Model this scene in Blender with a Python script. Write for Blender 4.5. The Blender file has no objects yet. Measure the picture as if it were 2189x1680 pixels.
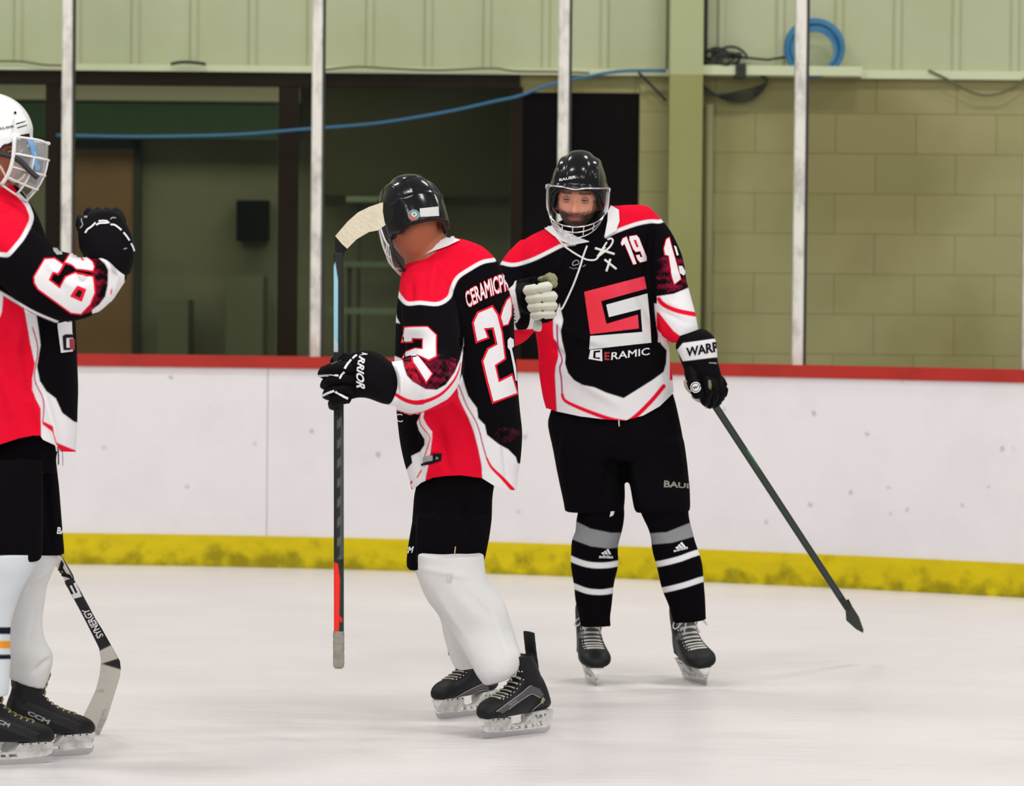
import bpy, bmesh, math, random
import numpy as np
from mathutils import Vector, Matrix, noise
from mathutils.bvhtree import BVHTree
from mathutils.geometry import delaunay_2d_cdt
random.seed(7)
PI = math.pi
SC = bpy.context.scene
COL = SC.collection

# ---------------------------------------------------------------- camera
F = 8330.0; CX, CY = 1094.5, 840.0; H = 1.47
PITCH = math.atan((CY-593.0)/F); ROLL = math.radians(0.55)
CAM = Vector((0, 0, H))
_f = Vector((0, math.cos(PITCH), -math.sin(PITCH)))
_u0 = Vector((0, math.sin(PITCH), math.cos(PITCH))); _r0 = Vector((1, 0, 0))
_r = _r0*math.cos(ROLL)+_u0*math.sin(ROLL)
_u = -_r0*math.sin(ROLL)+_u0*math.cos(ROLL)
cd = bpy.data.cameras.new('camera'); cam = bpy.data.objects.new('camera', cd); COL.objects.link(cam)
cd.sensor_fit = 'HORIZONTAL'; cd.sensor_width = 36; cd.lens = F/2189*36
cd.clip_start = .5; cd.clip_end = 200
m3 = Matrix((( _r.x, _u.x, -_f.x), (_r.y, _u.y, -_f.y), (_r.z, _u.z, -_f.z)))
cam.matrix_world = Matrix.Translation(CAM) @ m3.to_4x4()
cd.dof.use_dof = True; cd.dof.focus_distance = 12.8; cd.dof.aperture_fstop = 4.6
SC.camera = cam

# ---------------------------------------------------------------- world, lamps, exposure
SC.view_settings.view_transform = 'Standard'; SC.view_settings.look = 'None'
SC.view_settings.gamma = 1; SC.view_settings.use_curve_mapping = False
SC.view_settings.exposure = 0.0
w = bpy.data.worlds.new('world'); SC.world = w; w.use_nodes = True
w.node_tree.nodes['Background'].inputs[0].default_value = (1.0, .965, .955, 1)
w.node_tree.nodes['Background'].inputs[1].default_value = .28
def area(name, loc, sx, sy, e, tgt=None, col=(1, .968, .955)):
    l = bpy.data.lights.new(name, 'AREA'); l.shape = 'RECTANGLE'; l.size = sx; l.size_y = sy
    l.energy = e; l.color = col
    o = bpy.data.objects.new(name, l); COL.objects.link(o); o.location = loc
    if tgt: o.rotation_euler = (Vector(tgt)-Vector(loc)).to_track_quat('-Z', 'Y').to_euler()
    return o
for ix in range(4):
    for iy in range(3):
        area('rink_lamp', (-7.5+ix*5, 3.5+iy*6.5, 7.5), 1.6, .5, 138)
area('front_fill_row', (-4, -2, 6.5), 8, 1.2, 520, (0, 16, .8))  # both rows are added fill from the camera side for upright surfaces
area('front_fill_row', (6, 0, 6.5), 6, 1.2, 330, (0, 18, .8))

# ---------------------------------------------------------------- helpers: pixels <-> place
def P(px, py, Y):
    d = _f*F+_r*(px-CX)+_u*(CY-py)
    return CAM+d*(Y/d.y)
def G(px, py):
    d = _f*F+_r*(px-CX)+_u*(CY-py)
    return CAM+d*(-H/d.z)
def ppm(Y): return F/Y
NR, NU, NF = (np.array(v) for v in (_r, _u, _f)); NC = np.array(CAM)
def proj(co):
    v = co-NC; d = v@NF
    return np.stack([CX+F*(v@NR)/d, CY-F*(v@NU)/d], 1)
def Zc(ox, oy, s, pts): return [(ox+x/s, oy+y/s) for x, y in pts]
def lin(c):
    c = [x/255 for x in c]
    return tuple((x/12.92 if x <= .04045 else ((x+.055)/1.055)**2.4) for x in c)

# ---------------------------------------------------------------- materials
MATS = {}
def mat(name, col, rough=.6, metal=0, spec=.5, noise_amt=0, nscale=20, bump=0, bscale=60, coat=0, col2=None, trans=0, emis=None, stretch=None):
    if name in MATS: return MATS[name]
    m = bpy.data.materials.new(name); m.use_nodes = True; nt = m.node_tree; b = nt.nodes['Principled BSDF']
    b.inputs['Base Color'].default_value = (*col, 1); b.inputs['Roughness'].default_value = rough
    b.inputs['Metallic'].default_value = metal; b.inputs['Specular IOR Level'].default_value = spec
    b.inputs['Coat Weight'].default_value = coat
    b.inputs['Transmission Weight'].default_value = trans
    if emis: b.inputs['Emission Color'].default_value = (*col, 1); b.inputs['Emission Strength'].default_value = emis
    geo = nt.nodes.new('ShaderNodeNewGeometry'); mp = nt.nodes.new('ShaderNodeMapping')
    nt.links.new(geo.outputs['Position'], mp.inputs[0])
    if stretch: mp.inputs['Scale'].default_value = stretch
    if noise_amt:
        n = nt.nodes.new('ShaderNodeTexNoise'); n.inputs['Scale'].default_value = nscale; n.inputs['Detail'].default_value = 5
        n.inputs['Roughness'].default_value = .65
        nt.links.new(mp.outputs[0], n.inputs[0])
        r = nt.nodes.new('ShaderNodeValToRGB'); c2 = col2 or tuple(x*.6 for x in col)
        r.color_ramp.elements[0].position = .5-noise_amt*.5; r.color_ramp.elements[0].color = (*c2, 1)
        r.color_ramp.elements[1].position = .56; r.color_ramp.elements[1].color = (*col, 1)
        nt.links.new(n.outputs[0], r.inputs[0]); nt.links.new(r.outputs[0], b.inputs['Base Color'])
    if bump:
        n = nt.nodes.new('ShaderNodeTexNoise'); n.inputs['Scale'].default_value = bscale; n.inputs['Detail'].default_value = 3
        nt.links.new(mp.outputs[0], n.inputs[0])
        bp = nt.nodes.new('ShaderNodeBump'); bp.inputs['Strength'].default_value = bump; bp.inputs['Distance'].default_value = .01
        nt.links.new(n.outputs[0], bp.inputs['Height']); nt.links.new(bp.outputs[0], b.inputs['Normal'])
    MATS[name] = m; return m
def attr_mat(name, rough, spec=.3, bump=.1, bscale=300, sss=0, coat=0, sheen=0):
    if name in MATS: return MATS[name]
    m = bpy.data.materials.new(name); m.use_nodes = True; nt = m.node_tree; b = nt.nodes['Principled BSDF']
    a = nt.nodes.new('ShaderNodeAttribute'); a.attribute_name = 'Col'
    nt.links.new(a.outputs['Color'], b.inputs['Base Color'])
    b.inputs['Roughness'].default_value = rough; b.inputs['Specular IOR Level'].default_value = spec
    b.inputs['Coat Weight'].default_value = coat
    if sss: b.inputs['Subsurface Weight'].default_value = sss; b.inputs['Subsurface Radius'].default_value = (.01, .004, .002)
    if bump:
        n = nt.nodes.new('ShaderNodeTexNoise'); n.inputs['Scale'].default_value = bscale
        g = nt.nodes.new('ShaderNodeNewGeometry'); nt.links.new(g.outputs['Position'], n.inputs[0])
        bp = nt.nodes.new('ShaderNodeBump'); bp.inputs['Strength'].default_value = bump; bp.inputs['Distance'].default_value = .004
        nt.links.new(n.outputs[0], bp.inputs['Height']); nt.links.new(bp.outputs[0], b.inputs['Normal'])
    MATS[name] = m; return m
def glass_mat(name, tint, refl, rough=.02, haze=0, hazecol=(.6, .6, .6)):
    m = bpy.data.materials.new(name); m.use_nodes = True; nt = m.node_tree
    nt.nodes.remove(nt.nodes['Principled BSDF']); out = nt.nodes['Material Output']
    t = nt.nodes.new('ShaderNodeBsdfTransparent'); t.inputs[0].default_value = (*tint, 1)
    g = nt.nodes.new('ShaderNodeBsdfGlossy'); g.inputs['Roughness'].default_value = rough
    fr = nt.nodes.new('ShaderNodeLayerWeight'); fr.inputs[0].default_value = refl
    mx = nt.nodes.new('ShaderNodeMixShader'); nt.links.new(fr.outputs['Fresnel'], mx.inputs[0])
    nt.links.new(t.outputs[0], mx.inputs[1]); nt.links.new(g.outputs[0], mx.inputs[2])
    last = mx
    if haze:
        d = nt.nodes.new('ShaderNodeBsdfDiffuse'); d.inputs[0].default_value = (*hazecol, 1)
        n = nt.nodes.new('ShaderNodeTexNoise'); n.inputs['Scale'].default_value = 1.6; n.inputs['Detail'].default_value = 4
        geo = nt.nodes.new('ShaderNodeNewGeometry'); nt.links.new(geo.outputs['Position'], n.inputs[0])
        mu = nt.nodes.new('ShaderNodeMath'); mu.operation = 'MULTIPLY'; mu.inputs[1].default_value = haze
        nt.links.new(n.outputs[0], mu.inputs[0])
        m2 = nt.nodes.new('ShaderNodeMixShader'); nt.links.new(mu.outputs[0], m2.inputs[0])
        nt.links.new(mx.outputs[0], m2.inputs[1]); nt.links.new(d.outputs[0], m2.inputs[2]); last = m2
    nt.links.new(last.outputs[0], out.inputs[0]); MATS[name] = m; return m

# ---------------------------------------------------------------- objects
def link(name, verts, faces, m, parent=None, smooth=True):
    me = bpy.data.meshes.new(name); me.from_pydata([tuple(v) for v in verts], [], faces); me.update()
    o = bpy.data.objects.new(name, me); COL.objects.link(o)
    if m: me.materials.append(m)
    if smooth: me.shade_smooth()
    if parent: adopt(o, parent)
    return o
def adopt(o, parent):
    o.parent = parent
    bpy.context.view_layer.update()
    o.matrix_parent_inverse = parent.matrix_world.inverted()
    bpy.context.view_layer.update()
def tag(o, label=None, cat=None, group=None, kind=None):
    if label: o['label'] = label
    if cat: o['category'] = cat
    if group: o['group'] = group
    if kind: o['kind'] = kind
    return o
def empty(name, loc):
    o = bpy.data.objects.new(name, None); COL.objects.link(o); o.location = loc; o.empty_display_size = .1
    bpy.context.view_layer.update(); return o
class MB:
    def __init__(s): s.v = []; s.f = []
    def add(s, v, f):
        n = len(s.v); s.v += [tuple(x) for x in v]; s.f += [tuple(i+n for i in q) for q in f]; return s
    def box(s, a, b):
        x0, y0, z0 = a; x1, y1, z1 = b
        return s.add([(x0, y0, z0), (x1, y0, z0), (x1, y1, z0), (x0, y1, z0), (x0, y0, z1), (x1, y0, z1), (x1, y1, z1), (x0, y1, z1)],
                     [(0, 3, 2, 1), (4, 5, 6, 7), (0, 1, 5, 4), (1, 2, 6, 5), (2, 3, 7, 6), (3, 0, 4, 7)])
    def tube(s, pts, r, n=10, closed=False, e=1.0):
        pts = [Vector(p) for p in pts]; rs = r if isinstance(r, (list, tuple)) else [r]*len(pts)
        rings = []; up = None
        for i, p in enumerate(pts):
            t = (pts[(i+1) % len(pts)] if closed or i < len(pts)-1 else p)-(pts[i-1] if closed or i > 0 else p)
            if t.length < 1e-9: t = Vector((0, 0, 1))
            t.normalize()
            if up is None: up = t.orthogonal().normalized()
            up = (up-t*up.dot(t)); up = up.normalized() if up.length > 1e-6 else t.orthogonal().normalized()
            b = t.cross(up)
            rings.append([p+(up*math.copysign(abs(math.cos(2*PI*k/n))**e, math.cos(2*PI*k/n))+b*math.copysign(abs(math.sin(2*PI*k/n))**e, math.sin(2*PI*k/n)))*rs[i] for k in range(n)])
        return s.rings(rings, closed)
    def rings(s, rings, closed=False, cap=True):
        n = len(rings[0]); v = [p for r in rings for p in r]; f = []
        L = len(rings)
        for i in range(L if closed else L-1):
            j = (i+1) % L
            for k in range(n): f.append((i*n+k, i*n+(k+1) % n, j*n+(k+1) % n, j*n+k))
        if cap and not closed:
            f.append(tuple(range(n))[::-1]); f.append(tuple((L-1)*n+k for k in range(n)))
        return s.add(v, f)
    def build(s, name, m, parent=None, smooth=False):
        return link(name, s.v, s.f, m, parent, smooth)
def crom(rows, sub=4):
    a = np.array(rows, float); out = []
    for i in range(len(a)-1):
        p0 = a[max(i-1, 0)]; p1 = a[i]; p2 = a[i+1]; p3 = a[min(i+2, len(a)-1)]
        for k in range(sub):
            t = k/sub
            out.append(.5*((2*p1)+(-p0+p2)*t+(2*p0-5*p1+4*p2-p3)*t*t+(-p0+3*p1-3*p2+p3)*t**3))
    out.append(a[-1]); return np.array(out)
def pair_rings(pairs, Y, k=.75, n=40, e=2.3, sub=4):
    # each row: left x, y, right x, y (outline of the garment), depth shift, depth ratio
    rows = [(list(p)+[0, k][len(p)-4:]) if len(p) < 6 else list(p) for p in pairs]
    rings = []
    for xl, yl, xr, yr, dY, kk in crom(rows, sub):
        L = P(xl, yl, Y+dY); R = P(xr, yr, Y+dY); C = (L+R)/2; a = (R-L)/2
        b = Vector((0, 1, 0)); b = (b-a*b.dot(a)/a.length_squared).normalized()*a.length*kk
        rg = []
        for q in range(n):
            t = 2*PI*q/n; c, s_ = math.cos(t), math.sin(t)
            rg.append(C+a*math.copysign(abs(c)**(2/e), c)+b*math.copysign(abs(s_)**(2/e), s_))
        rings.append(rg)
    return rings
def shrink(pairs, f=.68):
    out = []
    for p in pairs:
        cx, cy = (p[0]+p[2])/2, (p[1]+p[3])/2
        out.append((cx+(p[0]-cx)*f, cy+(p[1]-cy)*f, cx+(p[2]-cx)*f, cy+(p[3]-cy)*f, *p[4:]))
    return out
def tubepx(mb, rows, n=16, sub=4):
    rr = crom([list(r) for r in rows], sub)
    pts = [P(x, y, Y) for x, y, Y, r in rr]; mb.tube(pts, [max(r, .3)/ppm(Y) for x, y, Y, r in rr], n); return mb
def remesh(mb, name, m, vox=.006, smooth=3, sub=0, parent=None, sfac=.5):
    o = link(name, mb.v, mb.f, None, None, False)
    r = o.modifiers.new('r', 'REMESH'); r.mode = 'VOXEL'; r.voxel_size = vox; r.use_smooth_shade = True
    if smooth: s = o.modifiers.new('s', 'SMOOTH'); s.iterations = smooth; s.factor = sfac
    if sub: s = o.modifiers.new('u', 'SUBSURF'); s.levels = sub; s.render_levels = sub
    dg = bpy.context.evaluated_depsgraph_get(); dg.update()
    me = bpy.data.meshes.new_from_object(o.evaluated_get(dg)); me.name = name
    o.modifiers.clear(); old = o.data; o.data = me; bpy.data.meshes.remove(old)
    me.materials.clear(); me.materials.append(m); me.shade_smooth()
    if parent: adopt(o, parent)
    return o
def getco(o):
    c = np.empty(len(o.data.vertices)*3, np.float32); o.data.vertices.foreach_get('co', c); return c.reshape(-1, 3).astype(float)
def getno(o):
    c = np.empty(len(o.data.vertices)*3, np.float32); o.data.vertices.foreach_get('normal', c); return c.reshape(-1, 3).astype(float)
def setco(o, c): o.data.vertices.foreach_set('co', c.astype(np.float32).ravel()); o.data.update()
def inpoly(uv, poly):
    x, y = uv[:, 0], uv[:, 1]; r = np.zeros(len(x), bool); n = len(poly)
    for i in range(n):
        (x1, y1), (x2, y2) = poly[i], poly[(i+1) % n]
        if y1 == y2: continue
        c = (y1 > y) != (y2 > y)
        r ^= c & (x < (x2-x1)*(y-y1)/(y2-y1)+x1)
    return r
def dist_line(uv, pts):
    d = np.full(len(uv), 1e9); tt = np.zeros(len(uv)); n = len(pts)-1
    for i in range(n):
        a = np.array(pts[i], float); b = np.array(pts[i+1], float); ab = b-a
        t = np.clip(((uv-a)@ab)/max(ab@ab, 1e-9), 0, 1); q = np.linalg.norm(uv-(a+t[:, None]*ab), axis=1)
        s = q < d; d = np.where(s, q, d); tt = np.where(s, (i+t)/n, tt)
    return d, tt
def hashn(co, s, seed=0):
    # cheap smooth noise built from sines
    rng = np.random.RandomState(seed); v = np.zeros(len(co))
    for i in range(9):
        k = rng.normal(size=3); k /= np.linalg.norm(k); v += np.sin(co@k*s*(1+.35*i)+rng.rand()*6.28)/(1+.3*i)
    return v/3.2
def paint(o, base, layers=(), masks=None):
    co = getco(o); uv = proj(co); c = np.tile(np.array(base, float), (len(co), 1))
    for L in layers:
        kind = L[0]; colr = np.array(L[1]); sel = None
        mk = masks[L[-1]] if (masks and isinstance(L[-1], str)) else None
        if kind == 'p':
            pl = np.array(L[2]); lo, hi = pl.min(0)-3, pl.max(0)+3; ix = np.where(((uv > lo) & (uv < hi)).all(1))[0]; f = np.zeros(len(uv))
            if len(ix):
                s = inpoly(uv[ix], L[2]); d, _ = dist_line(uv[ix], list(L[2])+[L[2][0]]); f[ix] = np.clip(.5+np.where(s, d, -d)/2.2, 0, 1)
        elif kind == 's':
            lp = [tuple(q) for q in crom([(a_, b_) for a_, b_ in L[2]], 4)] if len(L[2]) > 3 else L[2]
            d, t = dist_line(uv, lp); w0, w1 = (L[3] if isinstance(L[3], (tuple, list)) else (L[3], L[3]))
            f = np.clip(.5+((w0+(w1-w0)*t)/2-d)/2.0, 0, 1)
        elif kind == 'n':    # mottled print inside a polygon
            s = inpoly(uv, L[2]); v = .6*hashn(co, 55, 3)+.4*hashn(co, 190, 9); f = s*np.clip((v+L[3])*1.2, 0, 1)*.8
        elif kind == 'f': f = L[2](co, uv).astype(float)
        if mk is not None: f = f*mk
        c = c*(1-f[:, None])+colr*f[:, None]
    c = np.concatenate([c, np.ones((len(c), 1))], 1)
    at = o.data.color_attributes.new('Col', 'FLOAT_COLOR', 'POINT'); at.data.foreach_set('color', c.astype(np.float32).ravel())
def folds(o, lst, noise_amp=.003, ns=14, seed=1):
    noise_amp *= 1.35
    # cloth folds: soft ridges and creases along short lines, plus low ripples
    co = getco(o); no = getno(o); uv = proj(co); d = hashn(co, ns, seed)*noise_amp
    for pts, wd, amp in lst:
        q, t = dist_line(uv, pts); d += 1.5*amp*np.exp(-(q/wd)**2)*np.sin(np.clip(t, .02, .98)*PI)**.5
    setco(o, co+no*d[:, None])
def offset_poly(poly, d):
    n = len(poly); A = sum(poly[i][0]*poly[(i+1) % n][1]-poly[(i+1) % n][0]*poly[i][1] for i in range(n)); s = 1 if A > 0 else -1
    out = []
    for i in range(n):
        a = Vector(poly[i-1]); b = Vector(poly[i]); c = Vector(poly[(i+1) % n])
        e1 = (b-a).normalized(); e2 = (c-b).normalized()
        n1 = Vector((e1.y, -e1.x))*s; n2 = Vector((e2.y, -e2.x))*s; m_ = n1+n2
        if m_.length < .3: m_ = n1
        m_.normalize(); k = d/max(m_.dot(n1), .5); out.append(tuple(b+m_*k))
    return out
def fill2d(loops, step):
    # loops of 2D points (even-odd) -> vertices, triangles with interior points
    V = []; E = []
    for lp in loops:
        n0 = len(V); pts = []
        for i in range(len(lp)):
            a = Vector(lp[i]); b = Vector(lp[(i+1) % len(lp)]); k = max(1, int((b-a).length/step))
            pts += [a.lerp(b, j/k) for j in range(k)]
        V += pts; n = len(pts); E += [(n0+i, n0+(i+1) % n) for i in range(n)]
    arr = np.array([tuple(v) for v in V]); lo = arr.min(0); hi = arr.max(0)
    gx, gy = np.meshgrid(np.arange(lo[0]+step/2, hi[0], step), np.arange(lo[1]+step/2, hi[1], step))
    g = np.stack([gx.ravel(), gy.ravel()], 1)
    def inside(q):
        r = np.zeros(len(q), bool)
        for lp in loops: r ^= inpoly(q, lp)
        return r
    if len(g):
        g = g[inside(g)]
        V += [Vector(p) for p in g]
    vo, eo, fo, _, _, _ = delaunay_2d_cdt(V, E, [], 0, 1e-6)
    va = np.array([tuple(v) for v in vo]); cen = np.array([va[list(f)].mean(0) for f in fo])
    ins = inside(cen); return va, [tuple(f) for f, k in zip(fo, ins) if k]
BV = {}
def bvh(o):
    if o.name not in BV:
        me = o.data; mw = o.matrix_world
        BV[o.name] = BVHTree.FromPolygons([mw@v.co for v in me.vertices], [tuple(p.vertices) for p in me.polygons])
    return BV[o.name]
def decal(name, loops, target, m, off=.0015, step=3.0, parent='t', smooth=True):
    va, fa = fill2d(loops, step); bv = [bvh(t) for t in (target if isinstance(target, (list, tuple)) else [target])]
    pos = {}; 
    for i, (x, y) in enumerate(va):
        d = (_f*F+_r*(x-CX)+_u*(CY-y)).normalized(); best = None
        for b in bv:
            h = b.ray_cast(CAM, d)
            if h[0] is not None and (best is None or h[3] < best[3]): best = h
        if best is not None:
            nn = best[1] if best[1].dot(d) < 0 else -best[1]
            pos[i] = best[0]+nn*off-d*off*.5
    fs = []
    for f in fa:
        if all(i in pos for i in f) and max((pos[f[0]]-pos[f[1]]).length, (pos[f[1]]-pos[f[2]]).length) < step/ppm(13)*7: fs.append(f)
    if not fs: return None
    ids = sorted({i for f in fs for i in f}); mp = {a: b for b, a in enumerate(ids)}
    o = link(name, [pos[i] for i in ids], [tuple(mp[i] for i in f) for f in fs], m, None, smooth)
    if parent == 't': adopt(o, target[0] if isinstance(target, (list, tuple)) else target)
    elif parent: adopt(o, parent)
    return o
def strip_poly(pts, w):
    # a thin band around a polyline, as a closed outline
    p = [Vector(q) for q in pts]; a = []; b = []
    for i in range(len(p)):
        t = (p[min(i+1, len(p)-1)]-p[max(i-1, 0)]).normalized(); n = Vector((t.y, -t.x))*w/2; a.append(tuple(p[i]+n)); b.append(tuple(p[i]-n))
    return a+b[::-1]
def piping(lines, target, m, w=3, name='piping', off=.002):
    for pts in lines: decal(name, [strip_poly([tuple(q) for q in crom(pts, 3)], w)], target, m, off, 2.2)
def text_loops(txt, bold=.02, shear=0):
    cu = bpy.data.curves.new('t', 'FONT'); cu.body = txt; cu.offset = bold; cu.shear = shear; cu.resolution_u = 3
    o = bpy.data.objects.new('t', cu); COL.objects.link(o)
    dg = bpy.context.evaluated_depsgraph_get(); dg.update()
    me = bpy.data.meshes.new_from_object(o.evaluated_get(dg))
    bm = bmesh.new(); bm.from_mesh(me); bmesh.ops.remove_doubles(bm, verts=bm.verts, dist=1e-4)
    adj = {}
    for e in bm.edges:
        if len(e.link_faces) == 1:
            a, b = e.verts[0].index, e.verts[1].index; adj.setdefault(a, []).append(b); adj.setdefault(b, []).append(a)
    bm.verts.ensure_lookup_table(); loops = []; seen = set()
    for s in adj:
        if s in seen or len(adj[s]) != 2: continue
        lp = [s]; seen.add(s); cur = adj[s][0]
        while cur != s and cur not in seen:
            lp.append(cur); seen.add(cur); nx = [q for q in adj[cur] if q not in seen]
            if not nx: break
            cur = nx[0]
        if len(lp) > 2: loops.append([tuple(bm.verts[i].co.xy) for i in lp])
    bm.free(); bpy.data.objects.remove(o); bpy.data.meshes.remove(me)
    a = np.array([p for l in loops for p in l]); lo = a.min(0); hi = a.max(0)
    return [[((x-lo[0])/(hi[0]-lo[0]), (y-lo[1])/(hi[1]-lo[1])) for x, y in l] for l in loops]
def quadmap(loops, bl, br, tr, tl, bend=0):
    out = []
    for l in loops:
        q = []
        for u, v in l:
            a = Vector(bl).lerp(Vector(br), u); b = Vector(tl).lerp(Vector(tr), u); p = a.lerp(b, v)
            if bend:
                e = (Vector(br)-Vector(bl)).normalized(); p += Vector((e.y, -e.x))*bend*4*u*(1-u)
            q.append(tuple(p))
        out.append(q)
    return out
def lettering(txt, quad, target, m, name='lettering', bold=.02, off=.0018, step=2.5, bend=0, shear=0, parent='t'):
    return decal(name, quadmap(text_loops(txt, bold, shear), *quad, bend=bend), target, m, off, step, parent)
# ================================================================ THE SETTING
WY = 20.9
WHITE = lin((232, 226, 224))
# ice sheet
def ice_material():
    m = bpy.data.materials.new('ice'); m.use_nodes = True; nt = m.node_tree; b = nt.nodes['Principled BSDF']
    geo = nt.nodes.new('ShaderNodeNewGeometry'); L = nt.links.new
    n = nt.nodes.new('ShaderNodeTexNoise'); n.inputs['Scale'].default_value = .9; n.inputs['Detail'].default_value = 6
    L(geo.outputs['Position'], n.inputs[0])
    r = nt.nodes.new('ShaderNodeValToRGB'); r.color_ramp.elements[0].position = .3; r.color_ramp.elements[0].color = (.685, .655, .66, 1)
    r.color_ramp.elements[1].position = .7; r.color_ramp.elements[1].color = (.765, .745, .73, 1)
    L(n.outputs[0], r.inputs[0])
    # worn skating marks: long thin streaks in the surface
    mp = nt.nodes.new('ShaderNodeMapping'); mp.inputs['Scale'].default_value = (1.2, 9, 1); mp.inputs['Rotation'].default_value = (0, 0, .12)
    L(geo.outputs['Position'], mp.inputs[0])
    n2 = nt.nodes.new('ShaderNodeTexNoise'); n2.inputs['Scale'].default_value = 2.2; n2.inputs['Detail'].default_value = 8; n2.inputs['Roughness'].default_value = .7
    L(mp.outputs[0], n2.inputs[0])
    r2 = nt.nodes.new('ShaderNodeValToRGB'); r2.color_ramp.elements[0].position = .30; r2.color_ramp.elements[0].color = (.84, .84, .86, 1)
    r2.color_ramp.elements[1].position = .46; r2.color_ramp.elements[1].color = (1, 1, 1, 1)
    L(n2.outputs[0], r2.inputs[0])
    mx = nt.nodes.new('ShaderNodeMix'); mx.data_type = 'RGBA'; mx.blend_type = 'MULTIPLY'; mx.inputs[0].default_value = .8
    L(r.outputs[0], mx.inputs[6]); L(r2.outputs[0], mx.inputs[7]); L(mx.outputs[2], b.inputs['Base Color'])
    bp = nt.nodes.new('ShaderNodeBump'); bp.inputs['Strength'].default_value = .25; bp.inputs['Distance'].default_value = .02
    L(n2.outputs[0], bp.inputs['Height']); L(bp.outputs[0], b.inputs['Normal'])
    b.inputs['Roughness'].default_value = .32; b.inputs['Specular IOR Level'].default_value = .35
    return m
ice = MB().box((-16, -4, -.1), (16, 21.5, 0)).build('floor', ice_material()); tag(ice, kind='structure')

# line of the dasher boards on the ice (straight at the left, bending towards us at the right)
gp = [G(x, y) for x, y in [(-300, 1203), (0, 1206), (165, 1207), (400, 1210), (700, 1214), (1050, 1225), (1550, 1248), (1900, 1262), (2189, 1277)]]
pf = np.polyfit([p.x for p in gp], [p.y for p in gp], 3)
def BY(x):
    if x < -3.2: return float(np.polyval(pf, -3.2))
    return float(np.polyval(pf, min(x, 2.6)))+max(0, x-2.6)*float(np.polyval(np.polyder(pf), 2.6))
XS = np.linspace(-6.5, 5.5, 90)
def strip(x0, x1, z0, z1, y0, y1, n=90):
    xs = np.linspace(x0, x1, n); return MB().rings([[(x, BY(x)+y0, z0), (x, BY(x)+y0, z1), (x, BY(x)+y1, z1), (x, BY(x)+y1, z0)] for x in xs])
boards = empty('dasher_boards', (0, BY(0), 0))
tag(boards, 'white rink dasher boards with red cap rail and yellow kickplate behind the players', 'rink boards')
m_board = mat('board_plastic', lin((224, 221, 222)), .4, spec=.3, noise_amt=.55, nscale=2.5, col2=lin((217, 213, 215)))
def puck_marks(m, dens, c):
    nt = m.node_tree; b = nt.nodes['Principled BSDF']; src = b.inputs['Base Color'].links[0].from_socket
    geo = nt.nodes.new('ShaderNodeNewGeometry'); v = nt.nodes.new('ShaderNodeTexVoronoi'); v.inputs['Scale'].default_value = dens
    n = nt.nodes.new('ShaderNodeTexNoise'); n.inputs['Scale'].default_value = 30; n.inputs['Detail'].default_value = 3
    nt.links.new(geo.outputs['Position'], v.inputs[0]); nt.links.new(geo.outputs['Position'], n.inputs[0])
    a = nt.nodes.new('ShaderNodeMath'); a.operation = 'MULTIPLY_ADD'; nt.links.new(n.outputs[0], a.inputs[0]); a.inputs[1].default_value = .25; nt.links.new(v.outputs[0], a.inputs[2])
    r = nt.nodes.new('ShaderNodeValToRGB'); r.color_ramp.elements[0].position = .145; r.color_ramp.elements[0].color = (*c, 1)
    r.color_ramp.elements[1].position = .21; r.color_ramp.elements[1].color = (1, 1, 1, 1); nt.links.new(a.outputs[0], r.inputs[0])
    mx = nt.nodes.new('ShaderNodeMix'); mx.data_type = 'RGBA'; mx.blend_type = 'MULTIPLY'; mx.inputs[0].default_value = 1
    nt.links.new(src, mx.inputs[6]); nt.links.new(r.outputs[0], mx.inputs[7]); nt.links.new(mx.outputs[2], b.inputs['Base Color'])
puck_marks(m_board, 5.2, (.66, .64, .67))
seams = [P(570, 900, 19.5).x, P(570, 900, 19.5).x-2.44, P(570, 900, 19.5).x+2.44*1.0, 5.5]
segs = [(-13, seams[0]), (seams[0], 5.5)]
for a, b in segs: strip(a+.0013, b-.0013, .02, 1.03, 0, .03, 40).build('board_panel', m_board, boards)
strip(-13, 5.5, 1.003, 1.062, -.018, .16).build('cap_rail', mat('cap_rail_red', lin((172, 46, 38)), .5, spec=.2, noise_amt=.5, nscale=3, col2=lin((156, 40, 34))), boards)
m_kick = mat('kickplate_yellow', lin((206, 186, 8)), .5, spec=.2, noise_amt=.7, nscale=5, col2=lin((186, 166, 8)), stretch=(1, 1, 3))
puck_marks(m_kick, 9, (.62, .6, .4))
def splash_dirt(m):
    # grime scuffed up from the ice: mottled olive stains, denser low on the kickplate
    nt = m.node_tree; b = nt.nodes['Principled BSDF']; src = b.inputs['Base Color'].links[0].from_socket; L = nt.links.new
    geo = nt.nodes.new('ShaderNodeNewGeometry'); sp = nt.nodes.new('ShaderNodeSeparateXYZ'); L(geo.outputs['Position'], sp.inputs[0])
    n = nt.nodes.new('ShaderNodeTexNoise'); n.inputs['Scale'].default_value = 11; n.inputs['Detail'].default_value = 6; L(geo.outputs['Position'], n.inputs[0])
    a = nt.nodes.new('ShaderNodeMath'); a.operation = 'MULTIPLY_ADD'; L(sp.outputs[2], a.inputs[0]); a.inputs[1].default_value = 2.4; L(n.outputs[0], a.inputs[2])
    r = nt.nodes.new('ShaderNodeValToRGB'); r.color_ramp.elements[0].position = .46; r.color_ramp.elements[0].color = (.42, .45, .5, 1); r.color_ramp.elements[1].position = .72; r.color_ramp.elements[1].color = (1, 1, 1, 1); L(a.outputs[0], r.inputs[0])
    mx = nt.nodes.new('ShaderNodeMix'); mx.data_type = 'RGBA'; mx.blend_type = 'MULTIPLY'; mx.inputs[0].default_value = .9
    L(src, mx.inputs[6]); L(r.outputs[0], mx.inputs[7]); L(mx.outputs[2], b.inputs['Base Color'])
splash_dirt(m_kick)
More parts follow.
